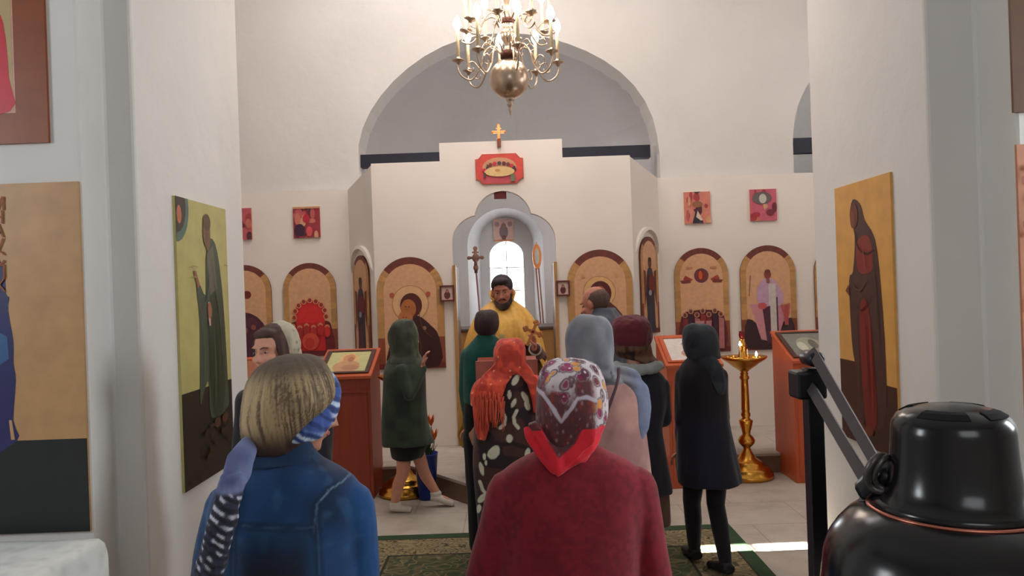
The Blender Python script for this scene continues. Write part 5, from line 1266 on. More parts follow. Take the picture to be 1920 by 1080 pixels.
sc_ = MB().loft(p.rows([(671, 1050, 1086, 0.03, 0.0), (676, 1032, 1104, 0.065), (690, 1018, 1120, 0.10), (718, 1008, 1132, 0.125), (750, 1004, 1136, 0.132, -0.005), (785, 1003, 1133, 0.122, -0.01), (812, 1006, 1124, 0.105, -0.012), (836, 1016, 1112, 0.085, -0.02), (855, 1028, 1098, 0.075, -0.03)]), 44, 5)
y_ = -0.085
flp = [p.l(x, y, -0.105) for x, y in ((990, 795), (1004, 790), (1030, 830), (1045, 842), (1075, 832), (1100, 790), (1117, 796), (1112, 826), (1045, 890))]
mb_f = MB(); mb_f.prism([(v.x, v.z) for v in flp], -0.125, -0.085)
sc_.v += []; sc_.add(mb_f.v, mb_f.f)
sc_.tube([p.l(992, 800, -0.04), p.l(1000, 826, -0.08), p.l(1022, 856, -0.105), p.l(1044, 884, -0.11)], [0.018, 0.022, 0.022, 0.012], 12, sub=4, flat=0.6, up=(0, -1, 0))
sc_.tube([p.l(1112, 800, -0.04), p.l(1108, 826, -0.08), p.l(1080, 856, -0.105), p.l(1046, 884, -0.11)], [0.020, 0.024, 0.022, 0.012], 12, sub=4, flat=0.6, up=(0, -1, 0))
sc_.ell(p.l(1113, 808, -0.06), (0.020, 0.022, 0.030))
vline = [(p.l(x, y, -0.12).x, p.l(x, y, -0.12).z) for x, y in ((1004, 738), (1020, 742), (1036, 764), (1052, 790), (1074, 760), (1082, 746), (1100, 744), (1118, 752))]
redl = [(p.l(x, y, -0.10).x, p.l(x, y, -0.10).z) for x, y in ((993, 800), (1012, 842), (1045, 884), (1092, 842), (1114, 800))]
tip = p.l(1045, 890); zc = p.l(1070, 672).z
def fp(co, no):
    n_ = len(co); x, z = co[:, 0], co[:, 2]; c = fill(n_, S(216, 204, 208))
    wp = co+0.016*np.stack([vnoise(co, 34, 31)-0.5, vnoise(co, 34, 32)-0.5, vnoise(co, 34, 33)-0.5], 1)
    d, i_, s2 = cells(wp*np.array([1, 1, 0.85]), 27, 3)
    pal = [S(148, 30, 86), S(96, 42, 66), S(226, 150, 66), S(120, 52, 60), S(150, 60, 96)]
    for k_, pc in enumerate(pal): c = mixc(c, pc, ((i_ >= k_*0.2) & (i_ < (k_+1)*0.2)).astype(float)*(1-sstep(0.36, 0.44, d)))
    c = mixc(c, S(232, 222, 222), (i_ < 0.4)*(1-sstep(0.08, 0.14, d)))
    c = mixc(c, S(84, 50, 62), 0.85*(1-sstep(0.03, 0.07, np.abs(d-0.48))))
    d2, i2, s3 = cells(wp, 62, 8); c = mixc(c, S(104, 62, 80), 0.75*(1-sstep(0.22, 0.34, d2))*(i2 > 0.45)*(d > 0.46)); c = mixc(c, S(180, 60, 84), 0.7*(1-sstep(0.2, 0.3, d2))*(i2 < 0.12)*(d > 0.46))
    # inner field below the zig-zag: dark brown and wine with pale flecks
    zl = np.interp(x, [a_[0] for a_ in vline], [a_[1] for a_ in vline]); back = (co[:, 1] < 0.03).astype(float)
    ztp = p.l(1060, 716, -0.12).z; xr_ = p.l(1112, 760, -0.1).x
    dark = sstep(0.02, -0.015, z-ztp+0.03*(vnoise(co, 30, 17)-0.5))*back*sstep(0.02, -0.01, x-xr_)
    base = fill(n_, S(98, 52, 56)); ds, is_, _ = cells(co*np.array([1, 1, 0.55]), 85, 11)
    base = mixc(base, S(150, 116, 122), (is_ > 0.7)*(1-sstep(0.2, 0.45, ds))); base = mixc(base, S(132, 50, 50), (is_ < 0.3)*(1-sstep(0.3, 0.6, ds)))
    up_ = sstep(0.0, 0.06, z-zl); 
    mk = dark*(1-up_*sstep(0.45, 0.65, vnoise(co, 34, 6))*0.7)
    c = c*(1-mk[:, None])+base*mk[:, None]
    dl = segdist(x, z, vline); c = mixc(c, S(196, 184, 196), back*(1-sstep(0.004, 0.008, dl+0.004*(vnoise(co, 60, 2)-0.5))))
    dr = segdist(x, z, redl); side_red = sstep(0.034, 0.028, dr)
    low = (z < p.l(1050, 792).z).astype(float)
    c = mixc(c, S(232, 40, 58), side_red*low*back)
    below = ((z < np.interp(x, [a_[0] for a_ in redl], [a_[1] for a_ in redl])+0.004)).astype(float)*low
    return mixc(c, S(232, 40, 58), below*back)
cloth(sc_, 'headscarf', p.e, None, 0.0032, 6, folds(0.006, 18, 8, 5, 0.0025), fp)

# ---- 3. young woman behind the denim jacket
p = Person('young woman in black with a light patterned headscarf, face lowered toward the left pier', 528, 3.6, 1.75, rot=radians(162), ref_y=700)
def inv(v, rot):   # world offset -> local of a turned person
    c, s_ = cos(-rot), sin(-rot); return Vector((c*v.x-s_*v.y, s_*v.x+c*v.y, v.z))
def il(pp, px, py, dy=0.0): return inv(pp.l(px, py, dy), pp.rot)
hc = il(p, 512, 656, -0.02); R = RZ(-6, 6, 4)
sh = [tuple(il(p, 600, 752)), tuple(il(p, 466, 752))]; el = [(-0.21, 0.02, 1.12), (0.21, 0.02, 1.12)]; wr = [(-0.06, 0.22, 1.12), (0.07, 0.22, 1.10)]
cz_ = Vector(sh[0])*0.5+Vector(sh[1])*0.5
B = body(p.e, 1.70, hc, R, sh, el, wr, pelvis=(cz_.x, cz_.y)); face_parts(p.e, hc, R); shoes(p.e, B, M['black_shoe'])
zz0 = lambda py: p.l(528, py).z
mb = MB().loft([(zz0(712), hc.x, hc.y-0.04, 0.06, 0.055), (zz0(724), cz_.x, cz_.y, 0.13, 0.08), (zz0(740), cz_.x, cz_.y, 0.20, 0.10), (zz0(770), cz_.x, cz_.y, 0.23, 0.12), (zz0(860), cz_.x, cz_.y, 0.215, 0.15), (0.9, cz_.x, cz_.y, 0.22, 0.195), (0.5, cz_.x, cz_.y, 0.23, 0.16), (0.3, cz_.x, cz_.y, 0.24, 0.17)], 40, 4)
for i in (0, 1): mb.cap(sh[i], el[i], 0.06, 0.055, 16); mb.cap(el[i], wr[i], 0.052, 0.038, 16)
cloth(mb, 'black_dress', p.e, S(24, 18, 26), 0.010, 8)
h_ = MB().ell(hc+R @ Vector((0, -0.022, 0.030)), (0.087, 0.096, 0.094), R).ell(hc+R @ Vector((0, 0.034, 0.080)), (0.060, 0.045, 0.028), R).ell(hc+R @ Vector((-0.074, 0.015, -0.01)), (0.018, 0.035, 0.075), R).ell(hc+R @ Vector((0.074, 0.015, -0.01)), (0.018, 0.035, 0.075), R)
def brp(co, no): return mixc(fill(len(co), S(86, 52, 40)), S(52, 32, 28), vnoise(co, (60, 60, 12), 3))
sculpt(h_, 'hair', M['hair'], p.e, 0.006, 4, None, brp)
s_ = MB().ell(hc+R @ Vector((-0.010, -0.052, 0.022)), (0.094, 0.086, 0.108), R)
s_.tube([hc+R @ Vector((0, -0.07, -0.03)), hc+R @ Vector((0, -0.08, -0.12)), hc+R @ Vector((0, -0.06, -0.20))], [0.08, 0.075, 0.09], 16, sub=3)
def spf(co, no):
    d, i_, _ = cells(co, 34, 3); c = fill(len(co), S(188, 176, 152)); c = mixc(c, S(132, 116, 96), (i_ > 0.5)*(1-sstep(0.2, 0.4, d))); return mixc(c, S(150, 160, 150), (i_ < 0.2)*(1-sstep(0.2, 0.4, d)))
cloth(s_, 'headscarf', p.e, None, 0.006, 5, folds(0.004, 14, 8, 5), spf)

# ---- 4. woman in the green coat walking to the right
p = Person('woman in a dark green coat and hood striding right in white shoes', 762, 6.74, 1.66, rot=-pi/2, ref_y=800)
def gl(px, py, lat=0.0):       # local: forward = right in the picture, lateral -> local x ; away from camera = local -x
    v = p.l(px, py); return Vector((-lat, v.x, v.z))
hc = gl(761, 630); R = RZ(0, 14, 0)
sh = [tuple(gl(758, 690, 0.15)), tuple(gl(758, 690, -0.15))]
el = [tuple(gl(748, 760, 0.22)), tuple(gl(772, 735, -0.20))]; wr = [tuple(gl(756, 815, 0.20)), tuple(gl(794, 684, -0.08))]
hips = [tuple(gl(764, 800, 0.07)), tuple(gl(764, 800, -0.07))]
kn = [tuple(gl(806-16, 878, 0.07)), tuple(gl(757, 886, -0.07))]
an = [tuple(gl(816, 936, 0.07)), tuple(gl(743, 936, -0.07))]
to = [tuple(gl(832, 958, 0.07)), tuple(gl(716, 952, -0.07))]
to[1] = (to[1][0], an[1][1]+0.11, 0.03); an[1] = (an[1][0], an[1][1], 0.085)
an[0] = (an[0][0], an[0][1], 0.13); to[0] = (to[0][0], an[0][1]+0.13, 0.035)
B = body(p.e, 1.62, hc, R, sh, el, wr, hips=hips, knees=kn, ankles=an, toes=to, hand_n=[(0, 1, 0), (0, 1, 0)], hand_d=[None, (0.1, 0.3, 1)]); face_parts(p.e, hc, R); shoes(p.e, B, M['white_shoe'])
def grow(rr):
    out = []
    for py, xl, xr, lat in rr:
        a_, b_ = gl(xl, py), gl(xr, py); out.append(((a_.z+b_.z)/2, 0.0, (a_.y+b_.y)/2, lat, abs(b_.y-a_.y)/2))
    return out
mb = MB().loft(grow([(662, 740, 784, 0.07), (676, 728, 790, 0.13), (695, 720, 796, 0.19), (740, 718, 798, 0.20), (790, 716, 802, 0.20), (832, 718, 814, 0.205)]), 40, 4)
mb.cap(sh[0], el[0], 0.062, 0.052); mb.cap(el[0], wr[0], 0.050, 0.038); mb.cap(sh[1], el[1], 0.062, 0.052); mb.cap(el[1], Vector(wr[1])-Vector((0, 0, 0.03)), 0.050, 0.038)
def gp(co, no): return mixc(fill(len(co), S(52, 66, 50)), S(38, 48, 40), sstep(0.3, 0.7, vnoise(co, 9, 3)))
cloth(mb, 'green_coat', p.e, None, 0.009, 8, folds(0.010, 9, 1.8, 3, 0.004), gp)
cloth(MB().loft(grow([(815, 732, 806, 0.16), (838, 733, 800, 0.165), (857, 736, 792, 0.165)]), 36, 3), 'black_skirt', p.e, S(16, 15, 16), 0.009, 4)
mb = MB().loft(grow([(598, 746, 766, 0.03), (603, 737, 776, 0.075), (618, 730, 782, 0.10), (640, 729, 784, 0.105), (662, 731, 786, 0.10), (680, 730, 796, 0.15), (700, 748, 798, 0.12)]), 36, 4)
def g2(co, no): return mixc(fill(len(co), S(78, 82, 68)), S(56, 62, 52), sstep(0.3, 0.7, vnoise(co, 16, 3)))
hood = cloth(mb, 'hood_scarf', p.e, None, 0.008, 6, folds(0.012, 14, 8, 7), g2)

# ---- 5. man in the teal jacket
p = Person('man in a teal green jacket with short dark hair, bowing before the priest', 912, 5.5, 1.72, ref_y=700)
hc = p.l(912, 610, 0.03); R = RZ(-10, 26, 0)
sh = [tuple(p.l(876, 668)), tuple(p.l(952, 662))]; el = [tuple(p.l(872, 735, 0.02)), tuple(p.l(962, 725, 0.06))]; wr = [tuple(p.l(880, 800, 0.12)), tuple(p.l(950, 770, 0.24))]
B = body(p.e, 1.70, hc, R, sh, el, wr); face_parts(p.e, hc, R); shoes(p.e, B, M['black_shoe'])
mb = MB().loft(p.rows([(626, 898, 924, 0.055, 0.0), (633, 890, 934, 0.075), (643, 880, 948, 0.10), (662, 868, 962, 0.125), (700, 868, 962, 0.135), (752, 870, 960, 0.14)]), 40, 4)
for i in (0, 1): mb.cap(sh[i], el[i], 0.062, 0.052); mb.cap(el[i], wr[i], 0.05, 0.038)
cloth(mb, 'teal_jacket', p.e, S(18, 84, 78), 0.008, 8, folds(0.012, 8, 4, 5))
mb = MB().loft(p.rows([(735, 872, 956, 0.125), (790, 868, 955, 0.12), (815, 872, 952, 0.11)]), 36, 3)
for i in (0, 1): mb.cap(B['hips'][i], B['knees'][i], 0.10, 0.085); mb.cap(B['knees'][i], B['ankles'][i], 0.085, 0.07)
cloth(mb, 'black_trousers', p.e, S(18, 16, 20), 0.009, 6)
h_ = MB().loft(p.rows([(581, 901, 922, 0.04, 0.02), (587, 893, 932, 0.08, 0.015), (600, 889, 936, 0.10, 0.005), (612, 889, 936, 0.096, 0.0), (621, 892, 933, 0.085, 0.0), (628, 899, 926, 0.06, -0.01)]), 36, 4)
def dk(co, no): return mixc(fill(len(co), S(66, 38, 36)), S(40, 24, 26), vnoise(co, (50, 50, 14), 3))
sculpt(h_, 'hair', M['hair'], p.e, 0.006, 3, lambda co, no: 0.004*(vnoise(co, (60, 60, 14), 3)-0.5), dk)

# ---- 6. woman in the orange scarf
p = Person('woman in a fringed orange lace scarf and dark brown dress with white paisley figures', 953, 4.75, 1.6, ref_y=800)
hc = p.l(955, 672, 0.03); R = RZ(0, 14, 0)
sh = [tuple(p.l(912, 722)), tuple(p.l(990, 722))]; el = [tuple(p.l(902, 800, 0.04)), tuple(p.l(1000, 800, 0.04))]; wr = [tuple(p.l(925, 840, 0.2)), tuple(p.l(975, 840, 0.2))]
B = body(p.e, 1.56, hc, R, sh, el, wr); face_parts(p.e, hc, R); shoes(p.e, B, M['black_shoe'])
mb = MB().loft(p.rows([(684, 938, 972, 0.05, 0.0), (696, 922, 990, 0.085), (712, 903, 1003, 0.11), (740, 892, 1012, 0.13), (800, 888, 1014, 0.14), (870, 886, 1014, 0.15), (950, 892, 1018, 0.155), (1040, 900, 1024, 0.165), (1060, 900, 1024, 0.165)]), 44, 4)
for i in (0, 1): mb.cap(sh[i], el[i], 0.056, 0.048); mb.cap(el[i], wr[i], 0.046, 0.036)
def q2(x, y): v = p.l(x, y, -0.13); return (v.x, v.z)
dabs = [((967, 713), (6, 11), 35), ((955, 740), (3.5, 8), 0), ((963, 756), (4, 9), 30), ((955, 822), (6, 8), 0), ((926, 848), (9, 14), 40), ((908, 857), (3, 7), 0), ((911, 868), (2.5, 5), 0), ((985, 745), (5, 12), -30), ((990, 762), (5, 9), -20),
        ((903, 880), (4, 12), -10), ((925, 757), (5, 12), 20), ((905, 935), (5, 14), 40), ((897, 958), (4, 10), 20), ((938, 905), (6, 9), 10), ((965, 880), (5, 8), -20), ((930, 990), (8, 12), 30), ((970, 950), (7, 11), -30), ((990, 1000), (7, 10), 10), ((908, 800), (4, 7), 0), ((990, 850), (5, 9), 20)]
arcs = [[(941, 770), (947, 782), (946, 795), (938, 802)], [(969, 770), (963, 782), (965, 794), (972, 802)], [(900, 905), (905, 920), (915, 930)], [(945, 930), (955, 920), (968, 925)]]
def dp(co, no):
    x, z = co[:, 0], co[:, 2]; c = fill(len(co), S(70, 40, 34)); k_ = 4.75/FPX
    swirl = segdist(x, z, [q2(900, 850), q2(925, 835), q2(960, 830), q2(1000, 845)])
    c = mixc(c, S(34, 20, 22), 1-sstep(0.008, 0.016, swirl)); c = mixc(c, S(40, 22, 24), sstep(0.5, 0.6, vnoise(co, 14, 6)))
    back = (co[:, 1] < 0.03).astype(float); wob = (vnoise(co, 40, 2)-0.5)*0.5
    for (cx, cy), (rx, ry), a_ in dabs:
        u, v = q2(cx, cy); a_ = radians(a_); dx, dz = (x-u), (z-v); xx = dx*cos(a_)-dz*sin(a_); yy = dx*sin(a_)+dz*cos(a_)
        c = mixc(c, S(206, 200, 178), back*(1-sstep(0.9, 1.1, np.sqrt((xx/(rx*k_))**2+(yy/(ry*k_))**2)+wob*0.5)))
    for ar in arcs: c = mixc(c, S(206, 200, 178), back*(1-sstep(0.008, 0.012, segdist(x, z, [q2(*a_) for a_ in ar]))))
    return c
cloth(mb, 'patterned_dress', p.e, None, 0.0055, 8, folds(0.008, 8, 2, 4), dp)
def op(co, no):
    d, i_, _ = cells(co, 34, 5); c = fill(len(co), S(214, 76, 50)); c = mixc(c, S(160, 44, 34), sstep(0.3, 0.6, vnoise(co, 30, 3))*0.7); c = mixc(c, S(240, 160, 130), (i_ > 0.8)*(1-sstep(0.12, 0.26, d))); return c
sc_ = MB().loft(p.rows([(634, 944, 966, 0.04, 0.01), (639, 934, 977, 0.085, 0.012), (654, 926, 985, 0.12, 0.008), (675, 925, 986, 0.11, 0.0), (690, 927, 986, 0.10, -0.005), (700, 930, 984, 0.08, -0.01)]), 40, 4)
def flap(pts, dy0, th=0.022):
    vs = [p.l(x, y) for x, y in pts]; n = len(vs)
    def yb(v): return dy0(v)
    a_ = [(v.x, yb(v), v.z) for v in vs]; b_ = [(v.x, yb(v)+th, v.z) for v in vs]
    tr = tessellate_polygon([[Vector((v.x, v.z, 0)) for v in vs]])
    fs = [tuple(t_) for t_ in tr]+[tuple(i+n for i in reversed(t_)) for t_ in tr]+[(i, (i+1) % n, (i+1) % n+n, i+n) for i in range(n)]
    return a_+b_, fs
def sag(v):
    return -0.055-0.105*min(max((p.l(950, 690).z-v.z)/0.10, 0), 1)*max(0.25, (1-(abs(v.x)/0.235)**2.2))
def strip(pairs, th=0.02, m_=6):
    """cloth strip given as rows of left/right photo positions down the back"""
    rs = []
    for (xl, xr, py) in pairs:
        a_, b_ = p.l(xl, py), p.l(xr, py); fr_ = [a_.lerp(b_, t_/m_) for t_ in range(m_+1)]
        rs.append([Vector((v.x, sag(v)-0.012, v.z)) for v in fr_]+[Vector((v.x, sag(v)+th, v.z)) for v in reversed(fr_)])
    sc_.rings(rs)
strip([(928, 984, 680), (915, 962, 692), (903, 958, 704), (895, 950, 716), (891, 944, 735), (889, 940, 755), (891, 922, 780), (894, 915, 805), (898, 912, 818)])
strip([(950, 986, 680), (962, 996, 692), (976, 1003, 702), (990, 1009, 716), (998, 1013, 745), (999, 1012, 768)])
sc_.tube([p.l(903, 712, 0.10), p.l(892, 730, 0.0), p.l(892, 760, -0.05)], [0.02, 0.03, 0.03], 10, sub=3); sc_.tube([p.l(1004, 706, 0.10), p.l(1010, 726, 0.0), p.l(1010, 755, -0.05)], [0.02, 0.03, 0.025], 10, sub=3)
so_ = cloth(sc_, 'lace_scarf', p.e, None, 0.005, 4, folds(0.007, 22, 8, 5, 0.003), op)
fm = MB(); rr = random.Random(3)
for i in range(30):
    x = 896+i*1.75; y0 = 735+8*sin(i*1.3)+max(0, (i-20))*1.0; L_ = rr.uniform(34, 60)*(1 if i > 6 else 1.3)
    a_ = p.l(x, y0); a_.y = sag(a_)-0.022; b_ = p.l(x+rr.uniform(-2, 2), y0+L_*0.5); b_.y = sag(b_)-0.024; c2_ = p.l(x+rr.uniform(-3, 3), y0+L_); c2_.y = sag(c2_)-0.024
    fm.tube([a_, b_, c2_], [0.0035, 0.0032, 0.002], 5, sub=2)
fm.build('fringe', plain('fringe_orange', S(210, 86, 58), 0.8), so_, smooth=True)

# ---- 7. woman in the blue-grey hijab
p = Person('woman in a blue-grey draped headscarf and dusty pink dress with a thin shoulder strap', 1125, 3.7, 1.75, ref_y=800)
hc = p.l(1104, 645, 0.02); R = RZ(8, 6, 0)
sh = [tuple(p.l(1062, 738)), tuple(p.l(1178, 738))]; el = [tuple(p.l(1056, 850, 0.03)), tuple(p.l(1188, 850, 0.03))]; wr = [tuple(p.l(1085, 880, 0.22)), tuple(p.l(1160, 880, 0.22))]
B = body(p.e, 1.70, hc, R, sh, el, wr); face_parts(p.e, hc, R); shoes(p.e, B, M['black_shoe'])
mb = MB().loft(p.rows([(690, 1082, 1140, 0.055, 0.0), (702, 1062, 1168, 0.09), (720, 1046, 1192, 0.115), (755, 1036, 1204, 0.13), (820, 1034, 1212, 0.145), (900, 1030, 1220, 0.155), (1000, 1028, 1226, 0.165), (1140, 1026, 1232, 0.18), (1200, 1026, 1232, 0.18)]), 44, 4)
for i in (0, 1): mb.cap(sh[i], el[i], 0.058, 0.05); mb.cap(el[i], wr[i], 0.05, 0.038)
def pk(co, no): return mixc(fill(len(co), S(190, 142, 134)), S(164, 120, 116), sstep(0.3, 0.7, vnoise(co, 7, 3)))
cloth(mb, 'pink_dress', p.e, None, 0.008, 9, folds(0.012, 7, 1.4, 4, 0.004), pk)
sc_ = MB().loft(p.rows([(588, 1097, 1115, 0.03, 0.0), (592, 1084, 1128, 0.065), (601, 1073, 1139, 0.095), (617, 1064, 1147, 0.115), (638, 1059, 1151, 0.122), (665, 1058, 1153, 0.12, -0.005), (690, 1058, 1155, 0.115, -0.01), (706, 1066, 1165, 0.12, -0.01), (722, 1090, 1178, 0.10, 0.0)]), 44, 5)
sc_.tube([p.l(1130, 700, -0.06), p.l(1172, 705, -0.055), p.l(1196, 730, -0.04), p.l(1203, 765, -0.045), p.l(1202, 800, -0.06), p.l(1197, 826, -0.07)], [0.04, 0.046, 0.05, 0.054, 0.042, 0.018], 16, sub=5, flat=0.55, up=(0.3, -1, 0))
def bl(co, no):
    c = fill(len(co), S(142, 141, 148)); c = mixc(c, S(112, 111, 122), sstep(0.35, 0.7, vnoise(co, (14, 14, 6), 3))); return mixc(c, S(118, 130, 166), sstep(0.10, 0.2, co[:, 0])*0.7)
def bd_(co, no):
    d = folds(0.013, 11, 4, 5, 0.005)(co, no); z1 = p.l(1110, 690).z
    return d+0.007*np.sin((co[:, 2]+0.35*co[:, 0])*95)*np.exp(-((co[:, 2]-z1+0.03)/0.05)**2)
cloth(sc_, 'hijab', p.e, None, 0.005, 5, bd_, bl)
MB().tube([p.l(1160, 690, -0.10), p.l(1158, 715, -0.146), p.l(1143, 760, -0.158), p.l(1126, 800, -0.166), p.l(1090, 880, -0.17), p.l(1050, 950, -0.12)], 0.007, 8, sub=4, flat=0.5, up=(0, -1, 0)).build('bag_strap', plain('strap_brown', S(84, 50, 60), 0.6), p.e, smooth=True)

# ---- 8. woman in the maroon beret
p = Person('woman in a maroon beret and black coat with a pale grey hood, brown hair loose', 1195, 4.8, 1.68, ref_y=800)
hc = p.l(1190, 650, 0.03); R = RZ(-12, 12, 0)
sh = [tuple(p.l(1150, 730)), tuple(p.l(1236, 726))]; el = [tuple(p.l(1150, 800, 0.0)), tuple(p.l(1242, 785, 0.03))]; wr = [tuple(p.l(1170, 800, 0.22)), tuple(p.l(1215, 780, 0.24))]
B = body(p.e, 1.64, hc, R, sh, el, wr); face_parts(p.e, hc, R); shoes(p.e, B, M['black_shoe'])
mb = MB().loft(p.rows([(688, 1168, 1216, 0.06, 0.0), (700, 1150, 1236, 0.095), (720, 1140, 1247, 0.12), (760, 1138, 1248, 0.13), (800, 1144, 1240, 0.125), (840, 1140, 1245, 0.14), (918, 1132, 1259, 0.165), (922, 1132, 1259, 0.165)]), 44, 4)
for i in (0, 1): mb.cap(sh[i], el[i], 0.058, 0.052); mb.cap(el[i], wr[i], 0.05, 0.04)
cloth(mb, 'black_coat', p.e, S(22, 20, 34), 0.008, 6)
cloth(MB().loft(p.rows([(900, 1140, 1250, 0.14), (940, 1138, 1253, 0.145), (982, 1136, 1256, 0.15)]), 40, 4), 'brown_skirt', p.e, S(88, 60, 50), 0.009, 4)
mb = MB().tube([p.l(1152, 684, -0.02), p.l(1165, 690, -0.09), p.l(1195, 694, -0.12), p.l(1222, 690, -0.09), p.l(1234, 684, -0.02), p.l(1228, 690, 0.06)], [0.028, 0.038, 0.044, 0.042, 0.036, 0.028], 16, sub=5, flat=0.8)
cloth(mb, 'grey_hood', p.e, S(146, 150, 150), 0.006, 5, folds(0.009, 16, 14, 5))
h_ = MB().loft(p.rows([(618, 1160, 1212, 0.09, 0.01), (640, 1154, 1218, 0.10, 0.0), (655, 1153, 1222, 0.095, 0.0), (668, 1160, 1226, 0.07, 0.01), (678, 1196, 1236, 0.05, -0.03), (690, 1212, 1244, 0.03, -0.04)]), 36, 4)
sculpt(h_, 'hair', M['hair'], p.e, 0.006, 4, lambda co, no: 0.006*(vnoise(co, (40, 40, 8), 3)-0.5), lambda co, no: mixc(fill(len(co), S(104, 70, 52)), S(50, 34, 30), sstep(0.3, 0.7, vnoise(co, (50, 50, 8), 3))))
mb = MB().loft(p.rows([(592, 1168, 1192, 0.05, 0.01), (596, 1154, 1208, 0.09, 0.01), (606, 1149, 1217, 0.115, 0.0), (620, 1146, 1222, 0.122, -0.005), (636, 1147, 1223, 0.12, -0.005), (647, 1152, 1218, 0.105, 0.0)]), 40, 4)
cloth(mb, 'beret', p.e, S(92, 18, 34), 0.006, 3, folds(0.007, 14, 14, 5))

# ---- 9. balding man in profile
p = Person('balding man with cropped grey-brown hair in profile facing left, grey collar', 1122, 5.75, 1.88, rot=radians(54), ref_y=600)
hc = il(p, 1116, 569, 0.0); R = RZ(0, 16, 0)
bz = Vector((0, -0.06, 0))
sh = [(-0.19, -0.05, 1.56), (0.19, -0.05, 1.56)]; el = [(-0.25, -0.05, 1.26), (0.25, -0.05, 1.26)]; wr = [(-0.12, 0.18, 1.18), (0.12, 0.18, 1.18)]
B = body(p.e, 1.84, hc, R, sh, el, wr, skin='skin_ruddy', k=1.08, pelvis=(0, -0.05)); face_parts(p.e, hc, R, 1.08); shoes(p.e, B, M['black_shoe'])
mb = MB().loft([(1.72, 0, -0.05, 0.075, 0.080), (1.67, 0, -0.06, 0.105, 0.10), (1.63, 0, -0.06, 0.18, 0.12), (1.56, 0, -0.05, 0.23, 0.14), (1.4, 0, -0.05, 0.23, 0.15), (1.1, 0, -0.05, 0.20, 0.14), (0.9, 0, -0.05, 0.205, 0.15)], 40, 4)
for i in (0, 1): mb.cap(sh[i], el[i], 0.068, 0.056); mb.cap(el[i], wr[i], 0.054, 0.04)
cloth(mb, 'grey_jacket', p.e, S(84, 88, 102), 0.010, 8)
mb = MB()
for i in (0, 1): mb.cap(B['hips'][i], B['knees'][i], 0.105, 0.085); mb.cap(B['knees'][i], B['ankles'][i], 0.085, 0.07)
cloth(mb, 'trousers', p.e, S(34, 32, 38), 0.010, 6)
h_ = MB().ell(hc+R @ (Vector((0, -0.022, 0.018))*1.08), (0.0865, 0.100, 0.092), R)
def bald(co, no):
    q = (np.asarray(co)-np.array(hc))@np.array(R); y, z = q[:, 1], q[:, 2]
    c = fill(len(co), S(84, 58, 50)); c = mixc(c, S(112, 84, 72), vnoise(co, 90, 2)*0.5); crown = np.exp(-((y+0.035)**2+(q[:, 0])**2)/0.0016)*sstep(0.02, 0.08, z)
    return mixc(c, S(186, 134, 112), np.clip(crown*1.3, 0, 0.85))
sculpt(h_, 'cropped_hair', M['hair'], p.e, 0.006, 2, None, bald)

# ---- 10. woman in the dark coat walking on the right
p = Person('woman in a dark coat, dark headscarf and black tights walking beside the candle stand', 1318, 5.05, 1.63, rot=0, ref_y=850)
hc = p.l(1311, 642, 0.03); R = RZ(-25, 8, 0)
sh = [tuple(p.l(1282, 705)), tuple(p.l(1348, 705))]; el = [tuple(p.l(1278, 785, -0.02)), tuple(p.l(1354, 785, 0.02))]; wr = [tuple(p.l(1277, 845, 0.08)), tuple(p.l(1350, 830, 0.14))]
hips = [tuple(p.l(1305, 840)), tuple(p.l(1345, 840))]; kn = [tuple(p.l(1297, 940, 0.10)), tuple(p.l(1342, 945, 0.02))]
an = [tuple(p.l(1304, 1016, 0.16)), tuple(p.l(1358, 1035, -0.06))]
an[0] = (an[0][0], 0.20, 0.085); an[1] = (an[1][0], -0.08, 0.085); to = [(an[0][0]-0.02, 0.36, 0.03), (an[1][0]-0.05, 0.05, 0.03)]
B = body(p.e, 1.6, hc, R, sh, el, wr, hips=hips, knees=kn, ankles=an, toes=to); face_parts(p.e, hc, R); shoes(p.e, B, M['black_shoe'])
tg = MB()
for i in (0, 1):
    k0, a0 = Vector(kn[i]), Vector(an[i]); mid = k0*0.6+a0*0.4+Vector((0, -0.014, 0))
    tg.cap(hips[i], kn[i], 0.088, 0.060, 16); tg.tube([k0, mid, a0], [0.059, 0.057, 0.041], 14, sub=4); tg.ell(k0, (0.059,)*3); tg.ell(a0, (0.042,)*3)
cloth(tg, 'black_tights', p.e, S(18, 14, 20), 0.007, 4, folds(0.001, 8, 4, 2, 0))
mb = MB().loft(p.rows([(664, 1294, 1332, 0.06), (676, 1282, 1344, 0.09), (692, 1272, 1356, 0.115), (720, 1266, 1363, 0.13), (780, 1268, 1366, 0.135), (830, 1268, 1374, 0.15), (880, 1268, 1384, 0.175), (905, 1272, 1390, 0.18)]), 44, 4)
for i in (0, 1): mb.cap(sh[i], el[i], 0.058, 0.05); mb.cap(el[i], wr[i], 0.048, 0.038)
def cp(co, no): return mixc(fill(len(co), S(24, 18, 26)), S(26, 24, 46), sstep(0.0, 0.1, p.l(1318, 760).z-co[:, 2]))
cloth(mb, 'dark_coat', p.e, None, 0.008, 7, folds(0.016, 9, 1.8, 4, 0.005), cp)
sc_ = MB().loft(p.rows([(606, 1298, 1320, 0.03, 0.0), (610, 1288, 1332, 0.07), (622, 1281, 1341, 0.10), (642, 1280, 1346, 0.11), (660, 1284, 1348, 0.10), (672, 1290, 1350, 0.09)]), 40, 4)
sc_.tube([p.l(1318, 668, -0.06), p.l(1338, 690, -0.10), p.l(1350, 722, -0.135), p.l(1352, 740, -0.13)], [0.05, 0.05, 0.035, 0.015], 14, sub=4, flat=0.6, up=(0, -1, 0.2))
def ds_(co, no): return mixc(fill(len(co), S(52, 58, 64)), S(36, 38, 48), sstep(0.3, 0.7, vnoise(co, 14, 3)))
cloth(sc_, 'dark_headscarf', p.e, None, 0.006, 6, folds(0.007, 12, 8, 5), ds_)

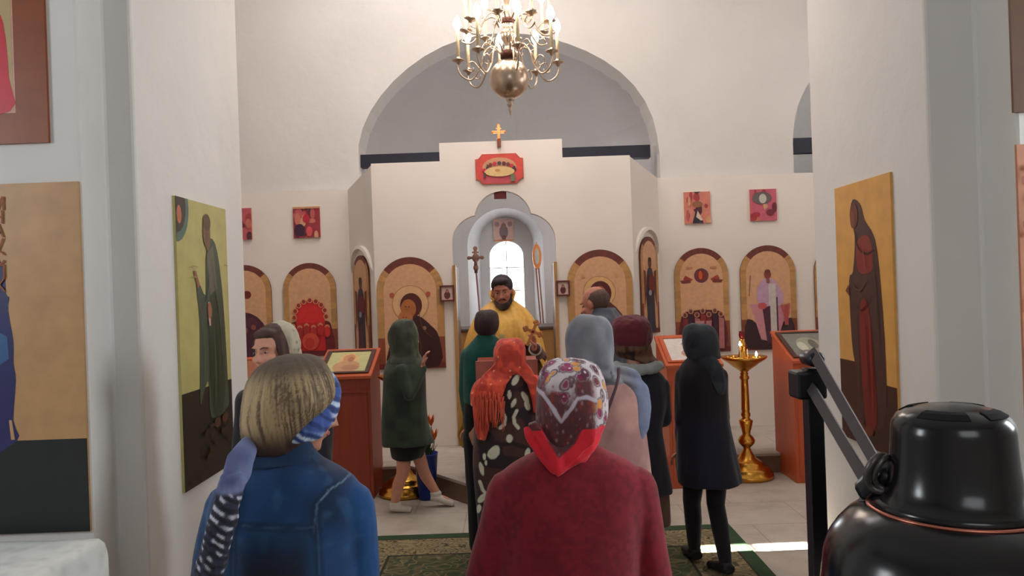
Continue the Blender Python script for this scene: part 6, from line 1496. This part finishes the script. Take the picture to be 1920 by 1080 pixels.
# ---- 11. the priest
p = Person('bearded priest in golden yellow vestments holding an ornate cross, facing the people', 946, 6.98, 1.87, z0=0.19, rot=pi, ref_y=700)
def il2(px, py, dy=0.0):        # dy positive = toward the camera
    v = p.l(px, py); return Vector((-v.x, dy, v.z))
hc = il2(942, 545, 0.04); R = RZ(-6, 12, 4); K = 1.14
sh = [tuple(il2(996, 602, 0)), tuple(il2(896, 604, 0))]
sh = [tuple(il2(980, 612, 0)), tuple(il2(908, 614, 0))]
# local -x is the viewer's right
el = [tuple(il2(1012, 668, 0.06)), tuple(il2(888, 680, 0.08))]; wr = [tuple(il2(1000, 648, 0.30)), tuple(il2(925, 648, 0.30))]
B = body(p.e, 1.84, hc, R, sh, el, wr, skin='skin_ruddy', k=K, hand_n=[(0.9, 0.3, 0), (-0.6, 0, -0.6)], hand_d=[(0.0, 0.25, 1), (-0.8, 0.4, 0.2)], curl=1.15, sk=0.007)
face_parts(p.e, hc, R, K, S(40, 30, 30)); shoes(p.e, B, M['black_shoe'])
h_ = MB().ell(hc+R @ (Vector((0, -0.022, 0.040))*K), (0.089*K, 0.100*K, 0.088*K), R).ell(hc+R @ (Vector((0, 0.05, 0.085))*K), (0.066*K, 0.045*K, 0.028*K), R)
sculpt(h_, 'hair', M['hair'], p.e, 0.006, 3, lambda co, no: 0.006*(vnoise(co, (50, 50, 14), 3)-0.5), lambda co, no: mixc(fill(len(co), S(58, 46, 50)), S(36, 28, 32), vnoise(co, (60, 60, 14), 3)))
b_ = MB().ell(hc+R @ (Vector((0, 0.060, -0.108))*K), (0.050*K, 0.044*K, 0.040*K), R).tube([hc+R @ (Vector((x, y, z))*K) for x, y, z in ((-0.066, 0.012, -0.03), (-0.056, 0.045, -0.075), (-0.03, 0.075, -0.105), (0, 0.085, -0.112), (0.03, 0.075, -0.105), (0.056, 0.045, -0.075), (0.066, 0.012, -0.03))], [0.012, 0.02, 0.026, 0.028, 0.026, 0.02, 0.012], 10, sub=3)
b_.tube([hc+R @ (Vector((x, y, z))*K) for x, y, z in ((-0.034, 0.088, -0.062), (-0.015, 0.104, -0.048), (0, 0.107, -0.046), (0.015, 0.104, -0.048), (0.034, 0.088, -0.062))], [0.006, 0.009, 0.008, 0.009, 0.006], 8, sub=3)
sculpt(b_, 'beard', M['hair'], p.e, 0.005, 3, lambda co, no: 0.006*(vnoise(co, (60, 60, 16), 3)-0.5), lambda co, no: mixc(fill(len(co), S(96, 76, 72)), S(44, 34, 38), sstep(0.3, 0.6, vnoise(co, (50, 50, 20), 3))))
# under-robe
mb = MB().loft([(il2(946, 585).z, 0, -0.02, 0.07, 0.06), (il2(946, 600).z, 0, -0.02, 0.12, 0.08), (il2(946, 620).z, 0, -0.02, 0.17, 0.10), (1.2, 0, -0.02, 0.21, 0.14), (0.8, 0, -0.02, 0.22, 0.16), (0.3, 0, -0.02, 0.28, 0.22), (0.08, 0, -0.02, 0.30, 0.24)], 40, 4)
for i in (0, 1): mb.cap(sh[i], el[i], 0.055, 0.055); mb.cap(el[i], Vector(wr[i])*0.85+Vector(el[i])*0.15, 0.062, 0.05)
cloth(mb, 'under_robe', p.e, S(84, 40, 34), 0.010, 8)
MB().lathe([(0.048, -0.03), (0.056, -0.028), (0.058, 0.03), (0.05, 0.033)], 20, Vector(wr[0])*0.8+Vector(el[0])*0.2, axis=Vector(wr[0])-Vector(el[0])).build('cuff', plain('silver_cuff', S(196, 188, 180), 0.4, metal=0.3), p.e, smooth=True)
MB().lathe([(0.06, 0), (0.066, 0.0), (0.062, 0.035), (0.056, 0.035)], 24, il2(946, 583, 0.02), axis=(0, 0.25, 1)).build('collar', plain('white_collar', S(196, 194, 190), 0.7), p.e, smooth=True)
# phelonion: a bell of brocade, short in front, long behind, with a stiff high collar
def phelonion():
    nA, nT = 96, 40; vs = []; zt = il2(946, 564).z; zh_b = 0.26; zh_f = il2(946, 640).z-0.02
    cxn = il2(944, 600).x
    prof = [(0, 0.10), (0.03, 0.145), (0.07, 0.195), (0.15, 0.255), (0.27, 0.305), (0.40, 0.34), (0.60, 0.37), (0.9, 0.40), (1.4, 0.45)]
    for i in range(nA):
        a_ = 2*pi*i/nA; fx, fy = sin(a_), cos(a_)        # fy>0 front (toward the people)
        f_ = max(0, cos(a_)); w_ = f_**0.6 if f_ > 0 else 0
        side = (0.5-0.5*cos(a_))
        zh = zh_f if cos(a_) > 0.62 else zh_f-(zh_f-zh_b)*min(1, ((0.62-cos(a_))/0.9)**0.75)
        if fx < 0 and cos(a_) > -0.2: zh = max(zh, il2(1026, 700).z-0.3)
        for j in range(nT+1):
            t_ = j/nT; z = zt-(zt-zh)*t_; d_ = zt-z
            r = np.interp(d_, [q_[0] for q_ in prof], [q_[1] for q_ in prof])
            fold = 0.018*sin(a_*11+1.3)*min(d_/0.3, 1)+0.010*sin(a_*23)*min(d_/0.4, 1)
            ry = r*0.78 if fy < 0 else r*0.80+0.03*min(d_/0.2, 1)
            drape = -0.035*math.exp(-((a_ if a_ < pi else a_-2*pi)/0.35)**2)*0
            zz_ = z-(0.075*math.exp(-(fx/0.5)**2)*max(0, 1-d_/0.25) if fy > 0 else 0)
            vs.append((cxn+(r+fold)*fx, (ry+fold)*fy-0.01, zz_))
    fs = []; m_ = nT+1
    for i in range(nA):
        k_ = (i+1) % nA
        for j in range(nT): fs.append((i*m_+j, k_*m_+j, k_*m_+j+1, i*m_+j+1))
    o = MB().add(vs, fs).build('phelonion', M['gold_cloth'], p.e, smooth=True)
    so2 = o.modifiers.new('t', 'SOLIDIFY'); so2.thickness = 0.006; so2.offset = 0
    cvs = []; n2 = 40
    for i in range(n2+1):
        a_ = radians(38)+radians(284)*i/n2; up = 0.5-0.5*cos((a_)); h_ = 0.02+0.13*(0.5-0.5*cos(a_))**1.0
        for r_, z in ((0.088, 0), (0.098, h_*0.5), (0.112, h_)):
            cvs.append((cxn+r_*1.0*sin(a_), r_*0.95*cos(a_)-0.005, zt-0.012+z))
    cfs = [(i*3+j, (i+1)*3+j, (i+1)*3+j+1, i*3+j+1) for i in range(n2) for j in (0, 1)]
    o2 = MB().add(cvs, cfs).build('stiff_collar', plain('collar_gold', S(222, 166, 66), 0.5), p.e, smooth=True)
    so2 = o2.modifiers.new('t', 'SOLIDIFY'); so2.thickness = 0.01
phelonion()
MB().prism([(0.0+x, z) for x, z in ((-0.02, il2(944, 622).z), (0.03, il2(944, 622).z), (0.03, il2(944, 642).z), (-0.02, il2(944, 642).z))], 0.352, 0.360).build('brocade_patch', plain('pale_brocade', S(216, 196, 130), 0.5), p.e)
# ornate cross held upright in his left hand
c0 = il2(997, 617, 0.40)
CS = 1.15
t = thing('hand_cross', 'ornate copper-gold cross with lobed arms held up by the priest', 'cross', (p.X-c0.x, p.Y-c0.y, c0.z+0.19), rot=(0, radians(-24), pi))
m_ = MB().box(-0.012, 0.012, -0.006, 0.006, -0.13, 0.075).box(-0.065, 0.065, -0.006, 0.006, -0.012, 0.012)
for x, z in ((-0.065, 0), (0.065, 0), (0, 0.078), (0, 0)):
    for dx, dz in ((0.014, 0), (-0.014, 0), (0, 0.014), (0, -0.014)): m_.ell((x+dx, 0, z+dz), (0.016, 0.008, 0.016), nu=10, nv=8)
m_.build('cross_plate', plain('copper_gold', S(206, 130, 84), 0.35, metal=0.6), t, smooth=False)
MB().ell((0, -0.007, 0), (0.012, 0.006, 0.012)).ell((0, 0.007, 0), (0.012, 0.006, 0.012)).build('centre_stone', plain('red_stone', S(150, 24, 40), 0.2), t, smooth=True)
